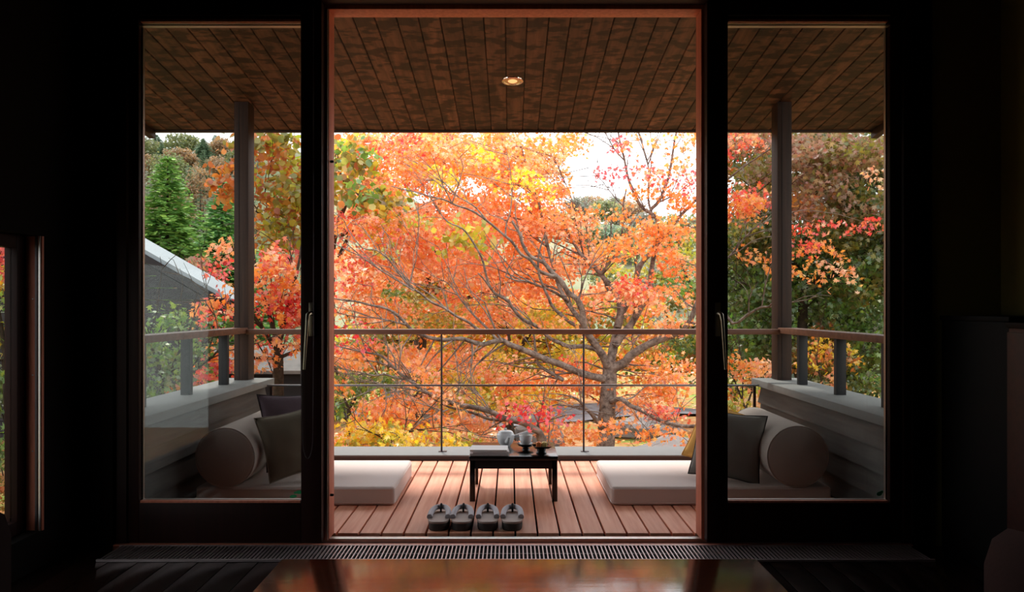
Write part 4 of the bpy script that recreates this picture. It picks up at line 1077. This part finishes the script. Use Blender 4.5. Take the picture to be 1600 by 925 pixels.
simple_tree('plane_tree', 505, 11.5, 'broad-leaved yellow-green and rust tree at the upper left behind the left door post', (515, 420),
    [([(515, 420), (525, 360), (545, 300), (533, 275), (520, 240)], -.3, .6), ([(515, 430), (540, 380), (565, 320), (557, 300), (540, 285)], .3, .5), ([(540, 360), (570, 300), (590, 260), (575, 252), (560, 230)], .2, .5),
     ([(515, 420), (480, 350), (450, 290), (425, 240)], -.6, .6), ([(515, 400), (470, 380), (430, 350), (400, 330)], -.8, .5), ([(530, 370), (580, 340), (625, 320), (660, 340)], .2, .4)],
    [(430, 212, 10.4, 48, 16, .6, [RUST, OLIVE], 1.5), (430, 240, 10.4, 44, 34, .7, [RUST, RUST, YG], 1.5), (430, 310, 10.4, 44, 34, .7, [RUST, YG, OLIVE], 1.5), (435, 365, 10.4, 40, 24, .6, [YG, RUST, OLIVE], 1.3), (360, 260, 10.2, 16, 26, .5, [RUST], 1.3), (355, 300, 10.2, 14, 18, .4, [RUST], 1.0),
     (555, 250, 10.2, 34, 34, .5, [YG, OLIVE, RUST, GRN], 1.3), (572, 305, 10.2, 44, 26, .5, [YG, RUST, OLIVE, GRN], 1.3), (610, 345, 11.0, 36, 18, .5, [YG, YEL], 1.2), (725, 365, 10.0, 36, 16, .4, [YG, YG, YEL], 1.5), (535, 230, 11.0, 24, 20, .6, [RUST, YEL], 1.0),
     (500, 300, 11.2, 60, 60, .8, [RUST, OLIVE, YG], .8), (480, 380, 11.2, 50, 30, .6, [RUST, YG], .8)],
    shape='broad', size=0.084, r=0.32, n=50, tr_r=.11, th=.09, mult=2.6)
simple_tree('maple_tree', 440, 8.6, 'bright red maple beyond the left corner post', (435, 540),
    [([(435, 540), (420, 490), (405, 440), (395, 400)], .2, .6), ([(435, 540), (450, 480), (465, 420), (470, 390)], .2, .6), ([(435, 550), (400, 500), (360, 470), (320, 470)], -.4, .5), ([(435, 560), (380, 560), (330, 575)], -.5, .4), ([(435, 560), (470, 545), (500, 540), (530, 520)], .2, .4)],
    [(425, 400, 8.6, 40, 22, .6, [RED, ORANGE, SALMON], 1.6), (430, 440, 8.5, 42, 28, .6, [RED, ORANGE, ORANGE], 1.6), (430, 485, 8.4, 42, 24, .6, [RED, CRIMSON, ORANGE], 1.6), (430, 545, 8.4, 42, 24, .5, [SALMON, ORANGE, RED], 1.5),
     (345, 470, 8.1, 30, 16, .4, [RED, ORANGE, PINK], 1.4), (325, 490, 8.0, 34, 12, .4, [ORANGE, SALMON], 1.2), (350, 410, 8.8, 14, 14, .3, [ORANGE, RED], 1.4), (355, 385, 8.9, 10, 10, .3, [SALMON], 1.2), (360, 495, 8.0, 10, 14, .3, [RED], 1.3),
     (340, 550, 8.0, 34, 14, .4, [ORANGE, SALMON], 1.3), (330, 580, 7.9, 40, 18, .4, [PINK, RED], 1.4), (480, 500, 8.6, 30, 60, .5, [RED, SALMON], 1.0), (500, 430, 8.8, 30, 50, .5, [SALMON, RED], 1.0)],
    size=0.06, r=0.24, n=60, tr_r=.07)
simple_tree('shrub', 615, 8.0, 'low yellow maple shrub just beyond the kerb at lower left', (615, 700), [([(615, 700), (590, 680), (560, 670)], -.2, .6), ([(615, 700), (640, 675), (670, 670)], .1, .6)],
    [(575, 672, 8.0, 44, 14, .35, [YEL], 1.7), (640, 680, 7.9, 55, 14, .35, [YEL, YG], 1.7), (690, 690, 7.9, 40, 10, .3, [YG, YEL], 1.4), (600, 695, 7.8, 70, 8, .3, [YEL, YG], 1.2), (750, 693, 8.2, 30, 8, .3, [YG], 1.0)],
    size=0.06, r=0.2, tr_r=.03, cat='shrub', bare=6)
simple_tree('shrub', 545, 10.2, 'fresh green maple shrub behind the low limbs at left', (545, 640), [([(545, 640), (530, 600), (520, 560)], -.2, .6), ([(545, 640), (570, 600), (590, 580)], .2, .6)],
    [(545, 555, 10.4, 40, 20, .5, [GRN], 1.5), (560, 590, 10.4, 50, 22, .5, [GRN, GRN, YG], 1.5), (540, 630, 10.2, 34, 20, .5, [GRN, YG], 1.2), (615, 595, 10.6, 34, 16, .4, [GRN, YG], 1.0)],
    size=0.065, r=0.24, tr_r=.04, cat='shrub', bare=6)
simple_tree('golden_tree', 800, 13.2, 'golden yellow tree glimpsed between the limbs of the big maple', (800, 560),
    [([(800, 560), (830, 520), (860, 480)], .2, .6), ([(800, 570), (760, 560), (720, 580)], .2, .5), ([(800, 560), (790, 500), (770, 460)], .2, .5)],
    [(855, 490, 13, 50, 24, .6, [YEL, YG], 1.3), (800, 560, 13.2, 60, 26, .7, [YEL, YG, OLIVE], 1.1), (900, 560, 13.2, 40, 24, .6, [YEL, YG], 1.1), (735, 600, 13.2, 60, 24, .6, [YEL, YG], 1.2), (690, 480, 13.2, 50, 24, .6, [YG, OLIVE], 1.0), (770, 625, 12.6, 50, 16, .5, [YEL, YG], 1.0), (740, 540, 13.4, 50, 18, .5, [YG, OLIVE, RUST], .9)],
    size=0.075, r=0.3, tr_r=.09, mult=4.0)
simple_tree('olive_tree', 1110, 15.5, 'yellowish green tree behind the right fork of the big maple', (1100, 500),
    [([(1100, 500), (1080, 450), (1060, 400)], 0, .6), ([(1100, 500), (1120, 420), (1140, 350)], 0, .6), ([(1100, 510), (1060, 510), (1030, 480)], 0, .4)],
    [(1065, 440, 15.4, 40, 44, .8, [YG, GRN, OLIVE], 1.0), (1075, 540, 15.2, 46, 40, .8, [GRN, YG, DKG], 1.1), (1010, 530, 15.2, 50, 34, .8, [RUST, YG], .8), (1070, 375, 15.4, 30, 24, .7, [YG, OLIVE], .9), (990, 415, 16.5, 50, 30, .8, [YG, OLIVE], .6), (1140, 480, 15, 50, 80, .8, [GRN, DKG], 1.0), (960, 560, 16, 60, 24, .8, [RUST, YG, ORANGE], .7)],
    size=0.085, r=0.34, tr_r=.11)
simple_tree('green_maple', 1258, 12.2, 'dark green maple with dusky rose top seen through the right door', (1256, 440),
    [([(1256, 440), (1258, 400), (1262, 360), (1265, 320), (1268, 280), (1262, 250)], 0, .75), ([(1258, 420), (1290, 380), (1330, 330), (1360, 290)], -.4, .5), ([(1258, 430), (1220, 390), (1190, 340), (1170, 290)], -.3, .5),
     ([(1256, 450), (1300, 430), (1350, 410), (1385, 380)], -.6, .5), ([(1262, 330), (1300, 270), (1340, 235), (1370, 210)], -.3, .4), ([(1256, 460), (1200, 450), (1150, 440)], -.5, .5)],
    [(1260, 230, 11.6, 50, 30, .8, [ROSE], 1.5), (1340, 230, 11.4, 55, 30, .8, [ROSE, ROSE, OLIVE], 1.5), (1290, 280, 11.6, 60, 26, .8, [ROSE, OLIVE], 1.3), (1260, 315, 11.4, 45, 22, .7, [ROSE, ROSE, RUST], 1.3), (1345, 310, 11.4, 55, 28, .8, [ROSE, OLIVE, DKG], 1.2), (1180, 285, 12.0, 40, 30, .8, [ROSE, OLIVE], 1.0), (1170, 215, 12.0, 40, 22, .8, [ROSE, RUST], 1.0),
     (1320, 360, 12, 80, 34, .9, [DKG, OLIVE], 1.3), (1180, 370, 12.2, 60, 44, .9, [DKG, DKG, OLIVE], 1.3), (1270, 400, 12.4, 60, 34, .9, [DKG, GRN], 1.2), (1360, 430, 11.8, 50, 44, .9, [DKG, GRN, OLIVE], 1.3), (1180, 450, 12.2, 60, 44, .9, [DKG, GRN], 1.3), (1290, 460, 12.4, 60, 34, .9, [DKG, GRN], 1.2),
     (1180, 530, 12, 60, 34, .9, [DKG, GRN], 1.3), (1280, 540, 12.2, 60, 40, .9, [DKG, OLIVE, RUST], 1.1), (1370, 540, 11.5, 50, 50, .9, [DKG, GRN], 1.3), (1420, 400, 11.8, 50, 120, 1, [DKG, GRN], .8)],
    size=0.075, r=0.3, n=64, tr_r=.09, bare=40, mult=4.5)
simple_tree('evergreen_tree', 1330, 16.5, 'dense dark evergreen filling the background behind the right door', (1330, 420),
    [([(1330, 420), (1280, 340), (1240, 260)], 0, .5), ([(1330, 420), (1390, 340), (1420, 260)], 0, .5), ([(1330, 430), (1230, 420), (1160, 400)], 0, .5)],
    [(1180, 250, 16.2, 70, 70, 1, [OLIVE, DKG, RUST], .9), (1310, 250, 16.5, 90, 70, 1, [OLIVE, DKG, ROSE], .9), (1180, 390, 16.2, 80, 80, 1, [DKG], 1.0), (1310, 380, 16.5, 90, 80, 1, [DKG], 1.0), (1420, 350, 16.5, 60, 150, 1, [DKG], .9), (1180, 520, 16, 80, 70, 1, [DKG, GRN], 1.0), (1310, 520, 16.2, 90, 80, 1, [DKG], 1.0), (1420, 540, 16, 60, 80, 1, [DKG], .9), (1250, 600, 15.5, 140, 30, .8, [DKG, OLIVE], .9)],
    shape='small', size=0.12, r=0.42, n=80, tr_r=.14, bare=0, mult=4.0)
simple_tree('shrub', 1165, 9.2, 'low orange maple shrub beyond the right corner of the deck', (1165, 640), [([(1165, 640), (1150, 600), (1140, 580)], -.1, .6), ([(1165, 640), (1180, 600), (1200, 580)], .1, .6)],
    [(1165, 575, 9.2, 40, 16, .5, [ORANGE, SALMON], 1.5), (1165, 610, 9.2, 42, 22, .5, [RUST, ORANGE, YG], 1.2), (1165, 650, 9.0, 40, 20, .4, [YG, RUST], 1.0)], size=0.06, r=0.24, tr_r=.03, cat='shrub', bare=8)
simple_tree('shrub', 1290, 10.2, 'orange and gold shrub behind the right side railing', (1290, 620), [([(1290, 620), (1280, 580), (1275, 550)], -.1, .6), ([(1290, 620), (1320, 580), (1335, 560)], .1, .6)],
    [(1282, 550, 10.2, 24, 18, .4, [ORANGE, RUST, YEL], 1.4), (1325, 560, 10.2, 18, 16, .4, [RUST, YEL], 1.2), (1290, 600, 10.0, 40, 12, .4, [SALMON, DKG, OLIVE], 1.1), (1370, 600, 9.6, 40, 14, .4, [GRN, DKG], 1.0)], size=0.06, r=0.22, tr_r=.03, cat='shrub', bare=8)
simple_tree('green_maple', 255, 7.2, 'leafy green maple shrub beneath the shed roof outside the left parapet', (258, 600),
    [([(258, 600), (240, 550), (230, 510)], -.2, .6), ([(258, 600), (280, 550), (300, 510)], .2, .6), ([(258, 610), (330, 560), (350, 530)], .2, .4)],
    [(250, 500, 7.4, 40, 16, .4, [GRN, GRN, DKG], 1.6), (320, 505, 7.6, 40, 14, .4, [DKG, GRN], 1.4), (240, 550, 7.2, 40, 24, .5, [GRN, DKG], 1.5), (300, 560, 7.6, 50, 28, .5, [DKG, GRN], 1.2), (240, 600, 7.0, 44, 24, .5, [GRN, GRN, DKG], 1.5), (310, 610, 7.4, 40, 20, .4, [DKG, RUST], 1.0), (200, 560, 7.2, 30, 60, .5, [GRN], 1.0), (235, 640, 7.0, 40, 20, .4, [GRN, DKG], 1.0)],
    size=0.05, r=0.22, n=60, tr_r=.04, cat='shrub')
simple_tree('green_maple', 10, 6.6, 'green and yellow tree outside the low side window at far left', (10, 560),
    [([(10, 560), (0, 500), (-10, 440), (-5, 400)], 0, .6), ([(10, 560), (30, 500), (40, 450)], 0, .6), ([(10, 600), (-40, 560), (-60, 520)], 0, .5)],
    [(5, 400, 6.8, 50, 34, .5, [PINK, PINK, RED], 1.4), (10, 450, 6.6, 50, 20, .5, [YG, YEL], 1.4), (10, 510, 6.5, 50, 44, .5, [GRN, YG, GRN], 1.6), (10, 600, 6.5, 50, 50, .5, [GRN, DKG], 1.5), (10, 690, 6.4, 50, 44, .5, [GRN, DKG], 1.3), (10, 760, 6.2, 50, 30, .4, [RUST, OLIVE], 1.0)],
    size=0.05, r=0.2, n=60, tr_r=.05)
simple_tree('maple_tree', 310, 20, 'dusty pink maple between the firs behind the shed', (310, 440),
    [([(310, 440), (290, 420), (275, 405)], 0, .6), ([(310, 440), (330, 415), (345, 400)], 0, .6), ([(310, 440), (312, 410), (315, 395)], 0, .6)],
    [(295, 412, 20, 34, 14, .8, [PINK, ROSE], 1.1), (330, 425, 20, 30, 18, .8, [PINK, RED], .9), (300, 435, 20, 40, 14, .8, [PINK, ROSE], .8)], size=0.1, r=0.4, n=40, tr_r=.1, bare=30)

# ------------------------------------------------------------------ firs
def make_fir(h, R, nwh, pal, seed_, name, loc, label, group=None, droop=0.25, dens=1.0):
    r_ = np.random.default_rng(seed_)
    root = empty(name, loc, label, 'tree', group)
    base = np.array(loc, float)
    G().tube([base, base + (0, 0, h * .5), base + (0, 0, h)], [h * 0.018, h * 0.011, h * 0.002], 8).build('trunk', M['bark_dark'], root, smooth=60)
    Vs, Cs = [], []
    for i in range(nwh):
        t = (i + 0.5) / nwh
        z0 = h * (0.08 + 0.92 * t)
        Lw = R * (1 - t) ** 0.85 * r_.uniform(0.85, 1.1) + 0.04 * R
        nb = int(r_.integers(6, 9))
        a0 = r_.uniform(0, 6.28)
        for b_ in range(nb):
            a = a0 + 2 * math.pi * b_ / nb + r_.normal(0, 0.15); Lb = Lw * r_.uniform(0.75, 1.15)
            d = np.array([math.cos(a), math.sin(a), 0]); sv = np.array([-d[1], d[0], 0])
            ns = max(4, int(14 * Lb / R * dens) + 3)
            u = np.linspace(0.12, 1, ns)
            p = base + np.array([0, 0, z0]) + np.outer(u * Lb, d)
            p[:, 2] += Lb * (0.22 * u - (0.22 + droop) * u * u)
            for j in range(ns):
                tl = Lb * 0.34 * (1.15 - u[j]) + 0.05 * R
                for s in (-1, 1):
                    for m in range(2):
                        e = d * r_.uniform(0.5, 0.9) + s * sv * r_.uniform(0.5, 1.0) + np.array([0, 0, r_.uniform(-0.35, 0.15)])
                        e /= np.linalg.norm(e)
                        w = np.cross(e, [0, 0, 1]); w /= np.linalg.norm(w); w = w * 0.8 + np.array([0, 0, r_.uniform(-.6, .6)])
                        ll = tl * r_.uniform(0.6, 1.1); wd = 0.16 * ll + 0.01 * R
                        q = p[j] + r_.normal(0, 0.012 * R, 3)
                        Vs += [q, q + e * ll * 0.4 + w * wd, q + e * ll, q + e * ll * 0.4 - w * wd]
                        c = np.array(lin(*pal[r_.integers(len(pal))])) * (1 + r_.normal(0, .12))
                        Cs += [c] * 4
    n = len(Vs) // 4
    T = (np.array([(0, 1, 2, 3)]) + (np.arange(n) * 4)[:, None])
    np_mesh('foliage', np.array(Vs), T, np.clip(np.array(Cs), .005, .9), M['needle'], root, 'stuff')
    return root
FIR = [(138, 178, 92), (122, 164, 84), (160, 194, 100), (104, 146, 76)]
FIRB = [(132, 180, 108), (116, 166, 102), (164, 202, 108), (104, 152, 94)]
def at_ground(px, Y):
    x_ = (px - CX) * Y / F; return (x_, Y, float(hill_z(x_, Y)) - 0.05)
def top_h(px, py, Y):
    g = at_ground(px, Y); return ZC - (py - CY) * Y / F - g[2]
make_fir(top_h(262, 244, 23), 2.6, 36, FIR, 3, 'fir_tree', at_ground(262, 23), 'tall green fir behind the shed roof at left')
make_fir(top_h(348, 282, 25), 2.4, 34, FIRB, 4, 'fir_tree', at_ground(348, 25), 'smaller blue-green fir beside the left corner post')

# forest on the hillside
def hill_tree(px, py, Y, w, pal, kind, label, sd):
    g = at_ground(px, Y); h = top_h(px, py, Y); k = Y / F
    if kind == 'fir':
        return make_fir(h, w * k, 20, pal, sd, 'fir_tree', g, label, 'trees on the far hillside', dens=0.6)
    root = empty('hill_tree', g, label, 'tree', 'trees on the far hillside')
    b_ = np.array(g)
    G().tube([b_, b_ + (0.1, 0, h * .5), b_ + (0, 0, h * .92)], [h * .02, h * .012, h * .004], 6).build('trunk', M['bark'], root, smooth=60)
    lv = Leaves(); R = w * k
    for _ in range(70):
        d = rng.normal(0, 1, 3); d /= np.linalg.norm(d); d *= rng.uniform(0.2, 1) ** 0.5
        c = b_ + np.array([d[0] * R, d[1] * R, h * 0.56 + d[2] * h * 0.42])
        lv.clump(c, R * 0.34, R * 0.09, 34, [pal], R * 0.16, 0.14)
    lv.build(root, 'small')
    return root
HB = [(122, 146, 116), (110, 136, 110), (134, 154, 118)]  # hillside tree palettes, lightened with aerial haze mixed into the colours
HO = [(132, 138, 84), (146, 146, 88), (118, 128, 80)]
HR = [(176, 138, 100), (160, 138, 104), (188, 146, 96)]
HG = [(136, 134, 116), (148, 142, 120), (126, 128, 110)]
CONIF = 'blue-green conifer in the hazy forest on the hillside beyond the firs'
DEC = {id(HO): 'olive round-crowned tree', id(HR): 'rust-tinged round-crowned tree', id(HG): 'bare greyish tree', id(HB): 'blue-green leafy tree'}
hr = np.random.default_rng(77)
i = 0
cells = []
for row, (Yr, pyt) in enumerate([(62, 214), (54, 226), (47, 242), (41, 262), (36, 290), (31, 325), (28, 352)]):
    for q in range(6):
        cells.append((216 + 32 * q + hr.uniform(-10, 10) + 8 * (row % 2), pyt + hr.uniform(-10, 10), Yr + hr.uniform(-2, 2)))
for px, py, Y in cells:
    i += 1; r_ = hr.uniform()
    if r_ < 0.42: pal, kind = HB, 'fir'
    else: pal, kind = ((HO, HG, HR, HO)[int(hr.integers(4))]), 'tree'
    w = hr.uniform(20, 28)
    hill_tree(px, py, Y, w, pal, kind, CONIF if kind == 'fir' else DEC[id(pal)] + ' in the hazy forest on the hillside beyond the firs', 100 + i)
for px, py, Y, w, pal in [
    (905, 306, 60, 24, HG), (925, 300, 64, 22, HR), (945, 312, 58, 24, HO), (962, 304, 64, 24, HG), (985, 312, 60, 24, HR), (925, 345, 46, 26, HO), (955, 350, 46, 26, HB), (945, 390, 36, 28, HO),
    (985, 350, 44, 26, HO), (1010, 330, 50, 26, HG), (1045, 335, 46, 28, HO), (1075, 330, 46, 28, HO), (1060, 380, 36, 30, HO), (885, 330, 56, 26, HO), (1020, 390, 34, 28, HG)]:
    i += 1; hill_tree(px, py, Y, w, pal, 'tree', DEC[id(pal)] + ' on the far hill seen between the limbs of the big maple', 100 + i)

# ------------------------------------------------------------------ shed with pale metal roof at left
hs_ = empty('shed', (-7.2, 13.6, GZ), 'dark boarded shed with a pale sloping metal roof at left', 'building')
RX, RZ, SL = -5.87, 1.90, 0.565
def rz_(x_): return RZ - SL * (x_ - RX)
Y0, Y1 = 13.0, 14.1
xr, xl_, xe = -8.2, -12.0, -4.35
g = G(); th_ = 0.07
for (xa, xb) in ((xr, xe),):
    v = [(xa, y, rz_(xa) + d) for d in (0, th_) for y in (Y0, Y1)] + [(xb, y, rz_(xb) + d) for d in (0, th_) for y in (Y0, Y1)]
    g.add(v, [(0, 1, 3, 2), (4, 6, 7, 5), (0, 2, 6, 4), (1, 5, 7, 3), (2, 3, 7, 6), (0, 4, 5, 1)])
g.build('roof', M['metalroof'], hs_)
g = G()
v = [(xr, y, rz_(xr) + d) for d in (0, th_) for y in (Y0, Y1)] + [(xl_, y, rz_(xr) - SL * (xr - xl_) + d) for d in (0, th_) for y in (Y0, Y1)]
g.add(v, [(0, 2, 3, 1), (4, 5, 7, 6), (0, 4, 6, 2), (1, 3, 7, 5), (2, 6, 7, 3), (0, 1, 5, 4)]); g.build('roof', M['metalroof'], hs_)
for off_, w_, nm in ((0.0, 0.13, 'barge_board'), (0.16, 0.10, 'rafter')):
    g = G(); yb = Y0 - 0.03 + off_ * 0.6
    v = [(xa, y, rz_(xa) - off_ + d) for xa in (xr, xe) for y in (yb, yb + 0.04) for d in (-w_, -0.002)]
    g.add(v, [(0, 1, 3, 2), (4, 6, 7, 5), (0, 4, 5, 1), (2, 3, 7, 6), (1, 5, 7, 3), (0, 2, 6, 4)]); g.build(nm, M['shedwall'], hs_)
zz = GZ
xw0, xw1 = -11.4, -5.0                            # wall ends; the ridge is at xr
while zz < 3.0:                                   # horizontal wall boards, their ends cut to the roof slope
    z1_ = zz + 0.185
    def ends(z_):
        d_ = max(0.02, (rz_(xr) - 0.03 - z_) / SL)
        return max(xw0, xr - d_), min(xw1, xr + d_)
    if rz_(xr) - 0.05 > zz:
        z1_ = min(z1_, rz_(xr) - 0.04)
        (a0, a1), (b0, b1) = ends(zz), ends(z1_)
        g = G(); v = [(x_, y_, z_) for y_ in (13.16, 13.24) for (x_, z_) in ((a0, zz), (a1, zz), (b1, z1_), (b0, z1_))]
        g.add(v, [(0, 1, 2, 3), (7, 6, 5, 4), (0, 4, 5, 1), (1, 5, 6, 2), (2, 6, 7, 3), (3, 7, 4, 0)]).build('wall_board', M['shedwall'], hs_)
    zz += 0.195
box(-10.5, -5.05, 13.25, 13.9, GZ, 0.9).build('wall_core', M['shedwall'], hs_)

sh2 = empty('shed', (-4.4, 15.6, GZ), 'low black shed half hidden beneath the red maple beyond the left corner', 'building')
box(-5.4, -3.3, 15.0, 16.4, GZ, -0.15).build('wall', M['shedwall'], sh2)
g = G(); v = [(x_, y, z_) for (y, z_) in ((14.7, -0.12), (15.7, 0.28), (16.7, -0.12), (14.7, -0.18), (15.7, 0.20), (16.7, -0.18)) for x_ in (-5.7, -3.0)]
g.add(v, [(0, 1, 3, 2), (2, 3, 5, 4), (6, 8, 9, 7), (8, 10, 11, 9), (0, 6, 7, 1), (4, 5, 11, 10), (0, 2, 8, 6), (2, 4, 10, 8), (1, 7, 9, 3), (3, 9, 11, 5)]); g.build('roof', M['rock'], sh2)

# boulders beside the path
def boulder(px, py, Y, sx, sy, sz, lab, sd):
    r_ = np.random.default_rng(sd); c = P(px, py, Y); gz = float(hill_z(c[0], Y))
    bm = bmesh.new(); bmesh.ops.create_icosphere(bm, subdivisions=3, radius=1)
    for v_ in bm.verts:
        n_ = 1 + 0.16 * math.sin(3 * v_.co.x + sd) * math.cos(4 * v_.co.y - sd) + 0.08 * math.sin(7 * v_.co.z + 2 * v_.co.x) + r_.normal(0, .015)
        v_.co = Vector((v_.co.x * sx * n_, v_.co.y * sy * n_, max(-0.35, v_.co.z) * sz * n_))
    me = bpy.data.meshes.new('boulder'); bm.to_mesh(me); bm.free(); me.materials.append(M['rock'])
    o = bpy.data.objects.new('boulder', me); o.location = (c[0], Y, gz + 0.25 * sz); col.objects.link(o); LOC[o] = np.array(o.location)
    tag(o, lab, 'rock')
boulder(1050, 690, 12.0, .55, .4, .30, 'dark grey boulder right of the big maple trunk', 5)
boulder(1010, 665, 14.5, .6, .4, .28, 'flat grey boulder near the path behind the big maple', 8)
boulder(640, 590, 15.5, .55, .4, .9, 'upright grey stone behind the low limbs at left', 12)
boulder(840, 650, 13.5, .4, .3, .35, 'small grey stone left of the big maple trunk', 15)

# fallen leaves and moss tufts on the ground
n_ = 9000
yy = rng.uniform(6.2, 24, n_); xx_ = rng.uniform(-0.5, 0.55, n_) * yy
zz_ = hill_z(xx_, yy) + 0.012
C = np.stack([xx_, yy, zz_], 1)
pal = np.array([lin(*c) for c in ORANGE + SALMON + YEL + RUST])
K = pal[rng.integers(0, len(pal), n_)] * rng.uniform(.8, 1.1, (n_, 1))
a = rng.uniform(0, 6.28, n_); s = rng.uniform(.05, .09, n_)
t = np.stack([np.cos(a), np.sin(a), rng.normal(0, .2, n_)], 1); u = np.stack([-np.sin(a), np.cos(a), rng.normal(0, .2, n_)], 1)
V = C[:, None, :] + s[:, None, None] * (LEAFD[None, :, 0:1] * 1.6 * t[:, None] + LEAFD[None, :, 1:2] * u[:, None]) + np.array([0, 0, .02])
T = (LEAFD_T[None] + (np.arange(n_) * 4)[:, None, None]).reshape(-1, 3)
o = np_mesh('fallen_leaves', V.reshape(-1, 3), T, np.repeat(K, 4, 0), M['leaf'], None, 'stuff')
tag(o, 'orange and yellow fallen leaves strewn over the garden ground', 'leaves')
def moss(px, Y, rx, rY, n_, lab):
    c = P(px, 480, Y)
    r_, q = np.sqrt(rng.uniform(0, 1, n_)), rng.uniform(0, 6.28, n_)
    X = c[0] + r_ * rx * np.cos(q); Yy = Y + r_ * rY * np.sin(q); Z = hill_z(X, Yy)
    hgt = rng.uniform(.05, .13, n_) * (1.15 - r_); a = rng.uniform(0, 6.28, n_); w = .012
    d = np.stack([np.cos(a), np.sin(a), 0 * a], 1) * w; lean = rng.normal(0, .035, (n_, 3)); lean[:, 2] = hgt
    B = np.stack([X, Yy, Z], 1)
    V = np.stack([B - d, B + d, B + lean], 1)
    K = np.array([lin(*c_) for c_ in ((126, 160, 52), (146, 176, 60), (108, 142, 48))])[rng.integers(0, 3, n_)]
    o = np_mesh('grass_tuft', V.reshape(-1, 3), np.arange(n_ * 3).reshape(-1, 3), np.repeat(K, 3, 0), M['leaf'], None, 'stuff')
    tag(o, lab, 'grass')
moss(1000, 12.6, 1.1, .8, 6000, 'patch of bright green grass right of the big maple trunk')
moss(925, 11.6, .5, .6, 3000, 'small patch of bright green grass left of the big maple trunk')
